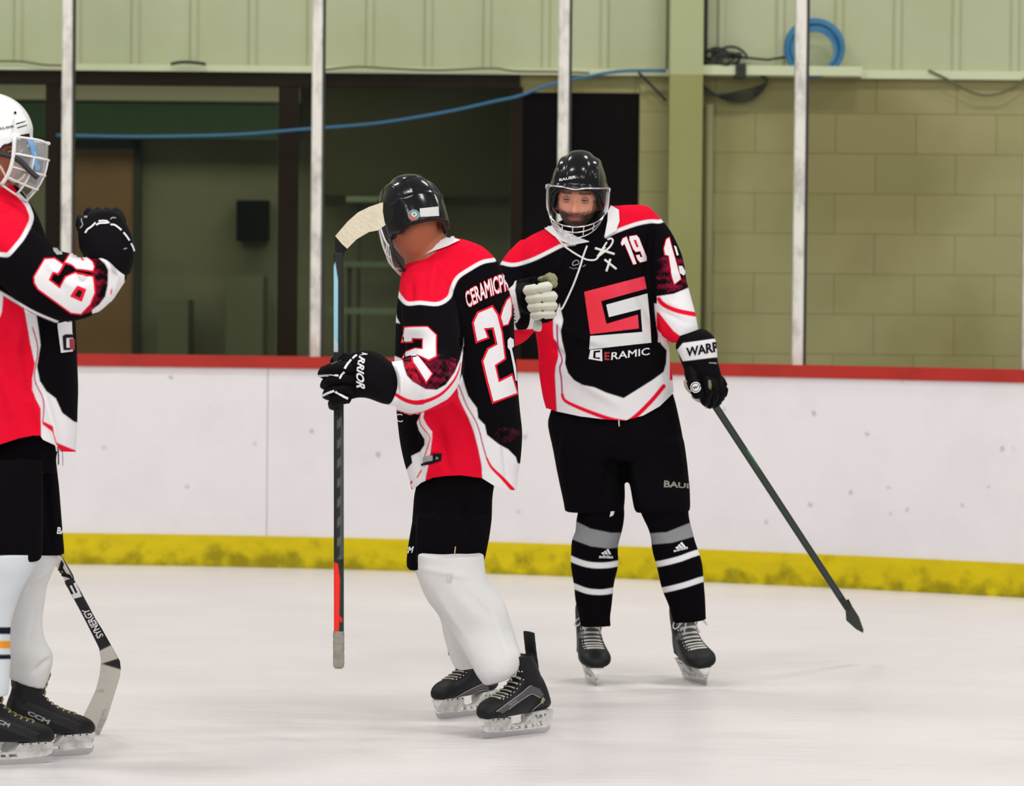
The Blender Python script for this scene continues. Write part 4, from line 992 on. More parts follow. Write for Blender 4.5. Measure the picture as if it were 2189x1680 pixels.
finger('thumb', [(1152, 597, 13.34, 5), (1164, 596, 13.32, 7), (1177, 593, 13.29, 10), (1183, 603, 13.28, 10), (1181, 615, 13.28, 6.5)], g2, (.24, .25, .14))
finger('palm_patch', [(1149, 684, 13.32, 7), (1149, 697, 13.32, 8.5), (1147, 708, 13.32, 8)], g2, (.62, .62, .54), False)
# head
eyeA = P(1236, 424, YA-.07)
MA = frame(eyeA, (-.13, -1, -.07), (.045, -.06, 1))
body_parts = [('r', pair_rings(shrink(A_torso[1:], .62), YA+.0, .6)), ('t', [(1242, 478, YA-.02, 36), (1246, 500, YA, 42), (1252, 530, YA+.02, 50)]), ('t', [(x, y, Y, r*.55) for x, y, Y, r in A_sleeveL]+[(1490, 760, 13.88, 20), (1500, 800, 13.87, 16)]), ('t', [(x, y, Y, r*.36) for x, y, Y, r in A_sleeveR]),
    ('r', pair_rings(shrink(A_hip, .7), YA, .6)), ('r', pair_rings(shrink(A_l1+SA1[1:], .6), YA, .8)), ('r', pair_rings(shrink(A_l2[:3]+[(a, b_, c, d, -.06, .8) for a, b_, c, d in SA2[1:]], .6), YA, .8))]
bodyA = make_body('body', pA, body_parts, .0038, MA, (.72, .30, .19), 'beard', 1)
def eyes(M, body, iris=(.03, .035, .03)):
    for s in (-1, 1):
        b = MB(); c = Vector((.072, .031*s, -.001)); b.rings([[M@(c+Vector((.0118*math.cos(e), .0122*math.sin(e)*math.cos(t), .0115*math.sin(e)*math.sin(t)))) for t in np.linspace(0, 2*PI, 17)[:-1]] for e in np.linspace(.02, PI-.02, 12)])
        b.build('eye', mat('eye_white', (.22, .17, .15), .4), body, True)
        b = MB(); b.tube([M@(c+Vector((.0118, 0, 0))), M@(c+Vector((.0130, 0, 0)))], [.0062, .0052], 14); b.build('iris', mat('iris_dark', iris, .15), body, True)
        for (dz, r0) in ((.0058, .0036), (-.0068, .0030)):   # eyelids
            b = MB(); b.tube([M@(c+Vector((.0135*math.cos(t*1.05)-.0005, .0145*math.sin(t), dz*math.cos(t)*.95))) for t in np.linspace(-1.15, 1.15, 9)], r0, 8); o = b.build('eyelid', m_skin, None, True); paint(o, (.45, .25, .18)); adopt(o, body)
eyes(MA, bodyA)
hA = helmet(MA, pA, m_shell_b); cage(MA, hA, m_wire, rim=2.4)
lettering('BAUER', [Z1([p])[0] for p in ((612, 342), (748, 316), (746, 294), (610, 322))], hA, m_wht, bold=.03, step=2, off=.002)
b = MB()
for s in (-1, 1): b.tube([MA@Vector((.0, s*.098, -.035)), MA@Vector((.015, s*.088, -.09)), MA@Vector((.045, s*.05, -.128)), MA@Vector((.055, 0, -.138))], .005, 8)
b.build('chin_strap', m_strap, hA, True)
b = MB(); b.rings([[MA@Vector((.088+.014*math.cos(t)-.02*abs(u), u*.042, -.118+.018*math.sin(t))) for t in np.linspace(0, 2*PI, 13)[:-1]] for u in np.linspace(-1, 1, 9)]);
# ================================================================ PLAYER 22 (turned away, middle)
YB = 12.66
pB = tag(empty('person', (P(1060, 1560, 12.5).x, 12.55, 0)), 'person turned away in number 22 jersey and plain white socks, gripping an upright stick', 'person', 'hockey players on the ice')
Z4 = lambda p: Zc(660, 340, 4.2, p)
Z5 = lambda p: Zc(660, 720, 4.2, p)
Z6 = lambda p: Zc(660, 1120, 3.5, p)
B_torso = [(912, 522, 968, 508, 0, .9), (895, 532, 1000, 514, 0, .8), (872, 556, 1036, 530, 0, .7), (856, 590, 1064, 562, 0, .72), (849, 640, 1080, 605, 0, .78), (846, 700, 1096, 665, 0, .8), (842, 770, 1101, 745, 0, .8), (843, 830, 1107, 820, 0, .8),
           (846, 880, 1113, 878, 0, .8), (853, 930, 1118, 928, 0, .78), (864, 985, 1114, 980, 0, .76), (872, 1020, 1108, 1015, 0, .76), (880, 1060, 1106, 1055, 0, .75)]
B_sl = [(908, 600, 12.62, 50), (916, 655, 12.5, 60), (926, 725, 12.4, 61), (932, 785, 12.32, 60), (922, 815, 12.25, 60), (888, 823, 12.2, 56), (852, 820, 12.15, 50), (828, 820, 12.12, 47)]
B_sr = [(990, 585, 12.72, 46), (1015, 610, 12.82, 50), (1020, 670, 12.88, 52), (990, 760, 12.93, 50), (930, 800, 12.93, 46), (880, 800, 12.90, 42), (862, 796, 12.9, 40)]
mb = MB(); mb.rings(pair_rings(B_torso, YB, .75)); tubepx(mb, B_sl, 28); tubepx(mb, B_sr, 20)
jB = remesh(mb, 'jersey', m_cloth, .0055, 6, 1)
folds(jB, [([(930, 560), (920, 640)], 10, .008), ([(880, 600), (878, 650)], 8, -.007), ([(990, 590), (1000, 680)], 10, -.006), ([(990, 720), (960, 800)], 10, -.010), ([(870, 760), (900, 850)], 10, .009), ([(840, 790), (850, 860)], 6, -.006),
           ([(905, 890), (925, 960), (910, 1020)], 9, .012), ([(935, 900), (960, 1010)], 10, -.009), ([(1010, 880), (1030, 1010)], 12, .009), ([(1075, 900), (1090, 1040)], 9, -.010), ([(880, 900), (895, 1010)], 7, -.010),
           ([(1040, 620), (1080, 700)], 12, .007), ([(960, 850), (1010, 900)], 9, .008), ([(870, 700), (940, 720)], 12, .006)], .0035, 13, 12)
hemB = [(840, 1030), (876, 1046), (884, 1046), (900, 1032), (925, 1021), (955, 1017), (985, 1016), (1030, 1022), (1062, 1042), (1098, 1048), (1120, 1046)]
clamp_hem(jB, hemB, YB)
mL = arm_mask(jB, B_sl, 1.10)
uvB = proj(getco(jB)); coB = getco(jB)
mL = 1.0*(coB[:, 1] < 12.70)*(uvB[:, 1] > 655)
# boundary between sleeve and body print follows the armhole seam
arm_poly = Z4([(700, 1300), (1290, 1180), (1390, 1560)])+Z5([(1395, 0), (1390, 80), (1365, 330), (1340, 450), (1250, 560), (1100, 640), (1000, 690), (900, 700), (780, 660), (600, 560), (600, -100)])
mL = mL*inpoly(uvB, arm_poly)
masks = {'arm': mL, 'body': 1-mL}
yoke = Z4([(700, 1000), (780, 1165), (810, 1220), (880, 1295), (1000, 1290), (1160, 1300), (1260, 1240), (1290, 1150), (1340, 1060), (1450, 985), (1560, 925), (1665, 905)])
right_w_out = Z5([(1375, 340), (1400, 440), (1430, 530), (1510, 640), (1520, 730), (1580, 790), (1600, 880), (1700, 960), (1790, 1010), (1860, 1080), (1875, 1135), (1960, 1150)])
red_r = Z5([(1330, 440), (1345, 540), (1370, 600), (1430, 720), (1480, 850), (1520, 1000), (1550, 1150), (1565, 1400)])
red_l = Z5([(1080, 560), (1040, 660), (1030, 730), (1060, 790), (1110, 850), (1110, 900), (1090, 1060), (1075, 1150), (1050, 1270), (1040, 1400)])
wl_out = Z5([(1010, 600), (1005, 700), (970, 770), (990, 840), (1040, 920), (1040, 970), (1000, 1030), (920, 1070), (930, 1130), (880, 1190), (850, 1200), (800, 1400)])
LB = [('p', WHT, right_w_out+Z5([(2000, 1500), (900, 1500)])+red_r[::-1], 'body'), ('p', WHT, wl_out+red_l[::-1], 'body'),
      ('p', RED, red_l+red_r[::-1], 'body'),
      ('s', (.40, .02, .10), Z5([(1345, 430), (1380, 520), (1420, 620), (1490, 740), (1530, 840), (1560, 960), (1600, 1100)]), 2.6, 'body'), ('s', RED, Z5([(1600, 1090), (1640, 1170), (1740, 1270), (1830, 1370)]), (4, 9), 'body'),
      ('s', RED, Z5([(1000, 690), (1000, 780), (1080, 890), (1080, 950), (1040, 1070)]), 2.4, 'body'), ('s', RED, Z5([(1010, 1200), (975, 1260)]), 3, 'body'), ('s', RED, Z5([(925, 1300), (905, 1330), (925, 1370)]), 4, 'body'),
      ('p', WHT, Z5([(840, 200), (855, 270), (880, 345), (930, 400), (1050, 470), (1150, 475), (1230, 430), (1310, 320), (1360, 200), (1390, 60), (1395, 0), (1440, 0), (1440, 900), (600, 900), (600, 100)]), 'arm'),
      ('s', RED, Z5([(680, 390), (720, 470), (850, 560), (950, 590), (1020, 585)]), (6, 11), 'arm'), ('s', RED, Z5([(1000, 590), (1100, 560), (1200, 505), (1290, 410), (1340, 320), (1365, 230)]), (9, 2.5), 'arm'),
      ('s', RED, Z5([(780, 655), (900, 692), (1000, 682), (1100, 642), (1250, 562), (1340, 452), (1372, 340)]), 2.5, 'arm'),
      ('n', MAG, Z5([(850, 200), (960, 170), (1150, 150), (1330, 200), (1310, 310), (1230, 425), (1150, 470), (1050, 465), (930, 395), (880, 340)]), .25, 'arm'),
      ('n', (.55, .012, .03), Z5([(850, 220), (930, 220), (1000, 420), (930, 395), (880, 340)]), .5, 'arm'), ('n', (.08, .012, .02), Z5([(1550, 760), (1900, 820), (1910, 940), (1700, 950)]), .0, 'body'),
      ('p', RED, yoke+Z4([(1800, 880), (1800, 400), (700, 400)])), ('s', WHT, yoke[1:], 8.5),
      ('p', WHT, Z4([(740, 1320), (775, 1330), (790, 1420), (820, 1475), (780, 1470), (740, 1400)]))]
paint(jB, BLK, LB, masks); adopt(jB, pB)
two_back = Z4([(1480, 1470), (1520, 1385), (1645, 1330), (1690, 1400), (1725, 1560), (1752, 1790), (1665, 1850), (1700, 2005), (1815, 1945), (1860, 2100), (1655, 2178), (1610, 2010), (1565, 1815), (1610, 1710), (1690, 1665), (1655, 1510), (1570, 1520), (1600, 1600), (1510, 1635)])
decal('number', [offset_poly(two_back, 4)], jB, m_red, .002); decal('number', [two_back], jB, m_wht, .0035)
t2 = Z4([(1722, 1420), (1742, 1340), (1775, 1270), (1800, 1245), (1812, 1300), (1810, 1400), (1780, 1480), (1742, 1490)])
decal('number', [offset_poly(t2, 3)], jB, m_red, .002); decal('number', [t2], jB, m_wht, .0035)
t3 = Z4([(1778, 1625), (1800, 1600), (1830, 1620), (1835, 1680), (1815, 1700), (1850, 1860), (1862, 1990), (1848, 1990), (1825, 1850), (1800, 1720), (1778, 1690)])
decal('number', [t3], jB, m_wht, .0035)
two_s = Z4([(845, 1640), (870, 1515), (1065, 1515), (1140, 1585), (1140, 1775), (1075, 1808), (965, 1755), (1100, 1930), (1050, 2000), (935, 1830), (925, 1765), (850, 1785), (880, 1735), (960, 1705), (1028, 1715), (1030, 1612), (935, 1608), (930, 1640)])
decal('number', [offset_poly(two_s, 3)], jB, m_red, .002); decal('number', [two_s], jB, m_wht, .0035)
lettering('CERAMICPR', [Z4([p])[0] for p in ((1430, 1350), (1800, 1185), (1780, 1010), (1392, 1198))], jB, m_red, bold=.06, off=.0018, bend=4)
lettering('CERAMICPR', [Z4([p])[0] for p in ((1432, 1342), (1798, 1180), (1778, 1018), (1396, 1205))], jB, m_wht, bold=.02, off=.003, bend=4)
decal('collar', [Z4([(985, 885), (1015, 850), (1050, 810), (1160, 755), (1305, 690), (1315, 725), (1358, 740), (1250, 790), (1120, 835), (1040, 868)])], jB, m_wht, .006)
lettering('C', [Z5([p])[0] for p in ((790, 765), (850, 765), (845, 690), (775, 690))], jB, m_wht, bold=.0)
decal('emblem', [Z5([(705, 95), (745, 85), (748, 20), (752, 120), (725, 122)])], jB, m_wht)
decal('size_tag', [Z5([(1110, 1045), (1190, 1045), (1188, 1110), (1020, 1160), (1015, 1140), (1110, 1105)])], jB, m_blk, .004)
decal('size_tag', [Z5([(1030, 1080), (1108, 1060), (1108, 1105), (1030, 1130)])], jB, m_gryp, .004)
lettering('XL', [Z5([p])[0] for p in ((1130, 1095), (1165, 1088), (1162, 1068), (1128, 1073))], jB, m_wht, off=.007, bold=0, step=2)
# shorts
B_hip = [(898, 1000, 1066, 1000, 0, .8), (893, 1030, 1060, 1030, 0, .8), (886, 1060, 1055, 1060, 0, .82), (883, 1100, 1053, 1100, 0, .84), (881, 1120, 1051, 1120, 0, .84)]
B_l1 = [(890, 1100, 1052, 1100, -.07, .62), (889, 1150, 1046, 1150, -.08, .62), (891, 1196, 1037, 1194, -.08, .62), (892, 1204, 1035, 1199, -.08, .62)]
B_l2 = [(884, 1100, 1020, 1100, .10, .62), (877, 1150, 1010, 1150, .12, .62), (872, 1200, 1000, 1200, .14, .62), (874, 1216, 995, 1212, .14, .6)]
mb = MB(); [mb.rings(pair_rings(r, YB, .7)) for r in (B_hip, B_l1, B_l2)]
shB = remesh(mb, 'shorts', m_short, .007, 4, 1); folds(shB, [([(930, 1060), (920, 1190)], 10, .008), ([(990, 1060), (1010, 1190)], 10, -.007)], .004, 11, 14); paint(shB, BLK); adopt(shB, pB)
lettering('CM', [Z6([p])[0] for p in ((705, 225), (778, 215), (790, 165), (716, 172))], shB, m_wht, bold=.04, step=2)
decal('label', [Z6([(1088, 218), (1094, 168), (1102, 168), (1096, 220)])], shB, mat('label_yellow', (.55, .5, .15), .6), .002, 2)
SB1 = [(895, 1185, 1034, 1185), (895, 1205, 1035, 1205), (897, 1236, 1043, 1234), (917, 1276, 1068, 1270), (939, 1308, 1083, 1298), (966, 1352, 1098, 1343), (986, 1385, 1106, 1376, -.03, .95), (1003, 1412, 1113, 1400, -.055, .95), (1018, 1442, 1106, 1432, -.07, .95), (1037, 1462, 1086, 1450, -.07, .95)]
SB2 = [(880, 1190, 990, 1190), (890, 1230, 1005, 1230), (912, 1280, 1020, 1275), (939, 1320, 1028, 1310), (949, 1362, 1035, 1355), (960, 1398, 1036, 1388), (972, 1424, 1030, 1414), (985, 1432, 1022, 1426)]
WS = (.66, .66, .65)
sB1 = sock(pB, SB1, YB-.16, [('n', (.42, .42, .41), Z6([(940, 360), (1080, 370), (1070, 450), (960, 430)]), .1), ('n', (.52, .53, .48), Z6([(1180, 740), (1300, 780), (1270, 880), (1180, 850)]), -.1)], WS, .95, .004, 6, [([(900, 1215), (1000, 1235)], 7, .005), ([(990, 1260), (1060, 1330)], 12, -.006), ([(930, 1260), (1000, 1370)], 9, .005), ([(1050, 1300), (1090, 1420)], 9, .005)])
sB2 = sock(pB, SB2, YB+.13, [], WS, .85, .004, 7, [([(950, 1330), (980, 1400)], 8, .005)])
a, b_ = G(1168, 1566), G(1010, 1582)
kB1 = skate(skate_at((a.x, a.y), (b_.x, b_.y), -.05), pB, lace=(.36, .35, .29), shaft_top=.262, shear=.42)
a, b_ = G(1060, 1524), G(912, 1541)
kB2 = skate(skate_at((a.x, a.y), (b_.x, b_.y), .06), pB, lace=(.36, .35, .29), shaft_top=.27, shear=.30)
Z8 = lambda p: Zc(1000, 1440, 11.2, p)
m_pan = mat('boot_panel', (.085, .078, .082), .5, spec=.2); m_line = mat('boot_line', (.36, .35, .34), .5)
decal('side_panel', [Z8([(680, 905), (980, 690), (1270, 470), (1440, 315), (1520, 282), (1720, 360), (1815, 500), (1740, 590), (1560, 490), (1500, 490), (1380, 555), (1000, 845), (830, 950), (760, 915)])], kB1, m_pan, .001)
piping([Z8([(680, 905), (980, 690), (1270, 470), (1440, 318), (1520, 285)]), Z8([(980, 850), (1180, 700), (1380, 560), (1500, 492), (1560, 490), (1730, 580)]), Z8([(1530, 880), (1640, 780), (1750, 690), (1790, 590)])], kB1, m_line, 1.3)
decal('heel_patch', [Z8([(1790, 545), (1850, 620), (1800, 705), (1735, 720), (1745, 640)])], kB1, mat('print_tan', (.25, .2, .12), .6), .0015)
decal('side_panel', [Z6([(1010, 1352), (1140, 1270), (1310, 1188), (1350, 1225), (1340, 1242), (1230, 1270), (1060, 1362)])], kB2, m_pan, .001)
piping([Z6([(1010, 1352), (1140, 1270), (1310, 1188)]), Z6([(1060, 1366), (1200, 1285), (1290, 1245), (1350, 1240)])], kB2, m_line, 1.3)
lettering('TACKS', [Z8([p])[0] for p in ((990, 800), (1170, 670), (1150, 620), (960, 740))], kB1, m_line, bold=0, step=2, off=.0025)
hd = [o for o in kB1.children if o.name.startswith('blade_holder')]
lettering('TUUK', [Z8([p])[0] for p in ((1640, 1090), (1790, 1035), (1775, 970), (1625, 1025))], hd, m_blk, bold=.0, step=2)
# gloves
gB = glove_mesh(pB, [(862, 782, 860, 858, .02, .7), (838, 774, 836, 864, .0, .7), (824, 764, 824, 864, 0, .7), (812, 755, 812, 861, 0, .72), (788, 748, 788, 852, 0, .72), (765, 750, 768, 850, 0, .62), (748, 758, 750, 854, 0, .5), (738, 768, 736, 860, 0, .42), (730, 780, 728, 862, 0, .35)], 12.13)
bs = [(745, 789, 684, 797, 12.5), (745, 812, 688, 822, 12), (742, 834, 692, 843, 12), (736, 852, 703, 864, 11.5)]
for x0, y0, x1, y1, r in bs:
    finger('finger', [(x0+10, y0, 12.10, r), (x0-18, y0-2, 12.075, r*1.05), (x1+12, y1-3, 12.10, r*.98), (x1+9, y1+2, 12.17, r*.9), (x1+24, y1+4, 12.235, r*.8)], gB, BLK)
finger('thumb', [(750, 772, 12.16, 13), (728, 768, 12.22, 12.5), (712, 776, 12.25, 11)], gB, BLK)
finger('wrist_roll', [(770, 752, 12.12, 7), (765, 790, 12.05, 6), (768, 848, 12.12, 7)], gB, BLK, False) if False else None
tg = [gB]+[o for o in gB.children if o.name.startswith(('finger', 'thumb'))]
Z7 = lambda p: Zc(670, 740, 12.0, p)
piping([Z7([(95, 768), (250, 745), (390, 740)]), Z7([(400, 730), (520, 745), (640, 765)]), Z7([(670, 830), (700, 790), (740, 720), (790, 650)]), Z7([(800, 575), (870, 460), (980, 345)]), Z7([(1010, 320), (1060, 270), (1120, 230)]), Z7([(240, 1270), (380, 1200), (540, 1145)]), Z7([(560, 1160), (700, 1260), (880, 1345)])], tg, m_wht, 4.2)
lettering('RRIOR', [Z7([p])[0] for p in ((1180, 250), (1110, 1060), (1345, 1115), (1340, 300))], tg, m_wht, bold=.035, off=.0025, bend=-3, shear=.2)
lettering('A', [Z7([p])[0] for p in ((1250, 175), (1190, 240), (1330, 290), (1440, 150))], tg, m_wht, bold=.03, off=.0025)
lettering('COVERT', [Z5([p])[0] for p in ((205, 255), (305, 212), (302, 204), (202, 246))], tg, m_gryp, bold=0, off=.003, step=2)
gB2 = glove_mesh(pB, [(905, 765, 905, 835, 0, .8), (880, 760, 880, 840, 0, .8), (862, 770, 862, 835, 0, .7)], 12.92, [])
for k in range(4): finger('finger', [(872, 780+k*15, 12.90, 10), (850, 780+k*15, 12.88, 10.5), (843, 785+k*15, 12.93, 10), (852, 786+k*15, 12.98, 9)], gB2, BLK)
finger('thumb', [(880, 768, 12.9, 11), (862, 764, 12.9, 11), (850, 770, 12.94, 10)], gB2, BLK)
# head
MBh = frame(P(884, 484, YB-.02), (-.42, .86, -.42), (-.10, -.02, 1))
bodyB = make_body('body', pB, [('r', pair_rings(shrink(B_torso[2:-2], .62), YB, .7)), ('t', [(890, 492, YB-.0, 40), (902, 512, YB, 47), (916, 545, YB, 54), (930, 575, YB, 58)]), ('t', [(x, y, Y, r*.45) for x, y, Y, r in B_sl]+[(790, 812, 12.13, 18), (765, 812, 12.13, 17)]),
    ('t', [(x, y, Y, r*.55) for x, y, Y, r in B_sr]), ('r', pair_rings(shrink(B_hip, .62), YB, .7)), ('r', pair_rings(shrink(B_l1[2:]+[(a, b_, c, d, -.13, .8) for a, b_, c, d, *_ in SB1[2:]], .55), YB, .6)), ('r', pair_rings(shrink(B_l2[:3]+[(a, b_, c, d, .13, .8) for a, b_, c, d in SB2[2:]], .6), YB, .6))],
    .0045, MBh, (.35, .105, .048), 'bald', 2)
eyes(MBh, bodyB)
hB = helmet(MBh, pB, m_shell_b, lift=.036); cage(MBh, hB, m_wire_w, .78, vm=glass_mat('visor_hazy', (.95, .96, .97), .045, .03, .2, (.75, .75, .78)))
decal('sticker', [Z4([(995, 445), (1162, 428), (1168, 512), (1000, 522)])], hB, mat('sticker_pale', (.55, .56, .54), .5), .002)
def disc(cx, cy, rx, ry, n=28): return [(cx+rx*math.cos(t), cy+ry*math.sin(t)) for t in np.linspace(0, 2*PI, n+1)[:-1]]
decal('sticker', [Zc(660, 340, 4.2, disc(944, 504, 52, 50))], hB, mat('sticker_teal', (.12, .25, .22), .4), .002, 2)
decal('sticker', [Zc(660, 340, 4.2, [(900, 500), (925, 490), (930, 530), (960, 535), (985, 530), (960, 552), (925, 548)])], hB, mat('sticker_red', (.6, .03, .03), .4), .003, 2)
decal('sticker', [Zc(660, 340, 4.2, disc(948, 500, 22, 20)), Zc(660, 340, 4.2, disc(948, 500, 13, 12))], hB, m_wht, .004, 2)
b = MB()
for s in (-1, 1): b.tube([MBh@Vector((-.01, s*.100, -.035)), MBh@Vector((.01, s*.096, -.09)), MBh@Vector((.05, s*.052, -.128)), MBh@Vector((.06, 0, -.138))], .006, 8)
b.build('chin_strap', m_strap, hB, True)
# ---- sticks
m_stick = attr_mat('stick_composite', .42, .25, .0, 100)
_q = np.linspace(-1, 1, 11); QB = []
for side in range(4):
    for u in _q[:-1]:
        x_, y_ = [(u, 1), (1, -u), (-u, -1), (-1, u)][side]; t_ = math.atan2(math.copysign(abs(y_)**(1/.45), y_), math.copysign(abs(x_)**(1/.45), x_)); QB.append(t_)
QB = sorted(set(round(q, 5) for q in QB))
def bar(pts, w, d, name, parent=None, m=m_stick):
    # rounded rectangular shaft: width w across the picture, depth d
    pts = [Vector(p) for p in pts]; rings = []
    t = (pts[-1]-pts[0]).normalized(); sx = t.cross(Vector((0, 1, 0))).normalized(); sy = sx.cross(t).normalized()
    for p in pts:
        rings.append([p+sx*w/2*math.copysign(abs(math.cos(q))**.45, math.cos(q))+sy*d/2*math.copysign(abs(math.sin(q))**.45, math.sin(q)) for q in QB])
    o = MB().rings(rings).build(name, m, None, True); return o
def slab(loops, Yf, th, name, m, step=5):
    va, fa = fill2d(loops, step); n = len(va); v = [P(x, y, Yf(x, y)-th/2) for x, y in va]+[P(x, y, Yf(x, y)+th/2) for x, y in va]
    ff = [tuple(f) for f in fa]+[tuple(n+i for i in f[::-1]) for f in fa]; cnt = {}
    for f in fa:
        for i in range(len(f)): e = (f[i], f[(i+1) % len(f)]); cnt.setdefault(frozenset(e), []).append(e)
    for es in cnt.values():
        if len(es) == 1: a, b_ = es[0]; ff.append((b_, a, n+a, n+b_))
    return link(name, v, ff, m, None, False)
CY_ = lambda x, y: 12.2
stB = tag(empty('hockey_stick', P(724, 1428, 12.2)), 'hockey stick held upright with cream taped blade on top and red lower shaft', 'hockey stick')
sh = bar([P(724.5-(1428-y)*.0008, y, 12.2) for y in np.linspace(1350, 540, 400)], .0312, .022, 'shaft')
paint(sh, (.012, .016, .013), [('p', (.28, .55, .66), [(700, 600), (716.5, 560), (722.5, 600), (722, 752), (700, 752)]), ('p', (.5, .58, .58), [(700, 700), (722, 735), (722, 752), (700, 752)]), ('p', (.05, .07, .06), [(715, 1195), (750, 1195), (750, 1000), (731, 900), (729, 875), (726, 1195)]), ('f', (.09, .09, .075), lambda co, uv: ((uv[:, 1] > 868) & (uv[:, 1] < 1195) & (np.sin((uv[:, 1]+uv[:, 0]*1.2)*2*PI/42) > .2) & (uv[:, 0] > 721) & (uv[:, 0] < 730))),
     ('p', (.80, .022, .012), [(700, 1196), (722, 1205), (727, 1240), (726, 1300), (724, 1352), (700, 1352)]), ('p', (.012, .03, .022), [(727, 1215), (745, 1210), (745, 1352), (725, 1352)]), ('p', (.6, .02, .015), [(724, 1315), (732, 1322), (732, 1330), (724, 1328)])])
adopt(sh, stB)
tp = MB()
m_tape_g = mat('grip_tape', (.27, .26, .21), .8, noise_amt=.9, nscale=28, col2=(.06, .06, .045))
pp = []
for i, y in enumerate(np.linspace(1349, 1422, 60)):
    k = 1+.06*((y-1349)/14 % 1); pp.append((y, k))
rg = []
for y, k in pp+[(1426, .9), (1429, .6)]:
    c = P(724, y, 12.2); rg.append([c+Vector((.0172*k*math.copysign(abs(math.cos(q))**.5, math.cos(q)), .0125*k*math.copysign(abs(math.sin(q))**.5, math.sin(q)), 0)) for q in np.linspace(0, 2*PI, 25)[:-1]])
tp.rings(rg).build('grip_tape', m_tape_g, stB, True)
blade = Z4([(238, 690), (350, 560), (440, 480), (540, 430), (640, 395), (668, 388), (665, 470), (680, 560), (690, 590), (620, 640), (540, 655), (430, 720), (345, 805), (300, 765), (255, 712)])
black_h = Z4([(236, 694), (255, 712), (300, 765), (345, 805), (322, 840), (305, 900), (300, 1010), (236, 1010), (238, 860)])
toe_b = Z4([(640, 396), (700, 386), (735, 400), (762, 450), (762, 520), (735, 560), (690, 592), (678, 556), (662, 470)])
YBl = lambda x, y: 12.2-.035*math.sin(max(0, min(1, (x-716)/125))*1.6)
adopt(slab([blade], YBl, .013, 'blade_tape', mat('tape_cream', (.66, .60, .45), .85, noise_amt=.5, nscale=14, col2=(.58, .52, .38), bump=.4, bscale=90)), stB)
adopt(slab([black_h], CY_, .016, 'heel', mat('stick_black', (.006, .007, .006), .5, spec=.15)), stB); adopt(slab([toe_b], YBl, .010, 'blade_toe', mat('stick_black', (0, 0, 0))), stB)
stA = tag(empty('hockey_stick', P(1490, 806, 13.84)), 'dark green hockey stick slanting down from the gloved hand of the facing player', 'hockey stick')
A0, A1 = P(1503, 828, 13.86), P(1812, 1300, 14.85)
sh = bar([A0.lerp(A1, t) for t in np.linspace(0, 1, 300)], .026, .024, 'shaft')
paint(sh, (.010, .017, .012), [('p', (.02, .30, .07), [(1590, 958), (1600, 962), (1622, 1000), (1614, 1004)]), ('p', (.03, .045, .036), [(1524, 868), (1532, 862), (1800, 1275), (1795, 1280)])]); adopt(sh, stA)  # the green patch is a glint painted into the shaft colour
adopt(slab([[(1803, 1286), (1814, 1280), (1822, 1296), (1836, 1318), (1846, 1346), (1845, 1353), (1830, 1345), (1809, 1326), (1807, 1300)]], lambda x, y: 14.85+(y-1290)*.0012, .02, 'blade', mat('stick_green_black', (.014, .022, .016), .4)), stA)
b = MB(); tubepx(b, [(1494, 812, 13.85, 7), (1506, 832, 13.87, 7.5), (1519, 854, 13.91, 7.5)], 12); b.build('grip_tape', mat('grip_black', (.012, .014, .012), .7), stA, True)
# ================================================================ PLAYER AT THE LEFT EDGE (white helmet)
YC = 11.62
pC = tag(empty('person', (P(20, 1630, 11.65).x, 11.65, 0)), 'person in a white helmet at the left edge with raised black glove and white socks', 'person', 'hockey players on the ice')
V1 = lambda p: Zc(0, 180, 5.6, p); V2 = lambda p: Zc(0, 400, 5.25, p); V3 = lambda p: Zc(0, 700, 3.231, p); V4 = lambda p: Zc(0, 1160, 3.36, p)
C_torso = [(-40, 400, 30, 396, 0, .9), (-80, 415, 42, 406, 0, .9), (-112, 440, 62, 432, 0, .95), (-128, 480, 84, 470, 0, 1.0), (-136, 540, 110, 535, 0, 1.0), (-140, 600, 142, 600, 0, .95), (-142, 660, 158, 660, 0, .9), (-141, 730, 163, 730, 0, .85), (-138, 800, 164, 800, 0, .82), (-135, 880, 162, 880, 0, .8), (-132, 940, 161, 940, 0, .8), (-130, 1000, 160, 1000, 0, .78)]
C_sl = [(-5, 505, 11.42, 58), (40, 548, 11.34, 66), (95, 600, 11.28, 71), (138, 614, 11.24, 72), (172, 614, 11.22, 66), (200, 600, 11.22, 57), (224, 580, 11.22, 48), (238, 564, 11.22, 44)]
C_sr = [(0, 480, 11.85, 50), (10, 580, 12.0, 52), (-20, 690, 12.05, 50), (-60, 790, 12.03, 44), (-78, 835, 12.02, 40)]
mb = MB(); mb.rings(pair_rings(C_torso, YC, .8)); tubepx(mb, C_sl, 28); tubepx(mb, C_sr, 20)
jC = remesh(mb, 'jersey', m_cloth, .0058, 6, 1)
folds(jC, [([(20, 450), (60, 500)], 14, .008), ([(-10, 520), (40, 620)], 14, -.006), ([(150, 560), (175, 600), (190, 590)], 7, -.012), ([(60, 640), (30, 760)], 12, .012), ([(50, 720), (70, 860)], 12, -.010), ([(0, 760), (30, 900)], 14, .010), ([(90, 830), (120, 950)], 9, .010), ([(60, 860), (80, 930)], 9, -.008),
           ([(215, 540), (250, 590), (235, 640)], 6, .006), ([(100, 560), (160, 620)], 10, .006)], .0035, 13, 22)
hemC = [(-200, 975), (-60, 970), (0, 950), (40, 937), (70, 931), (86, 931), (92, 940), (118, 952), (120, 965), (170, 966)]
clamp_hem(jC, hemC, YC)
uvC = proj(getco(jC)); coC = getco(jC)
armC = V2([(-300, 500), (100, 100), (460, 380), (800, 700), (1400, 500), (1400, 1300), (1030, 1425), (800, 1490), (655, 1515), (600, 1525), (330, 1400), (0, 1195), (-300, 1100)])
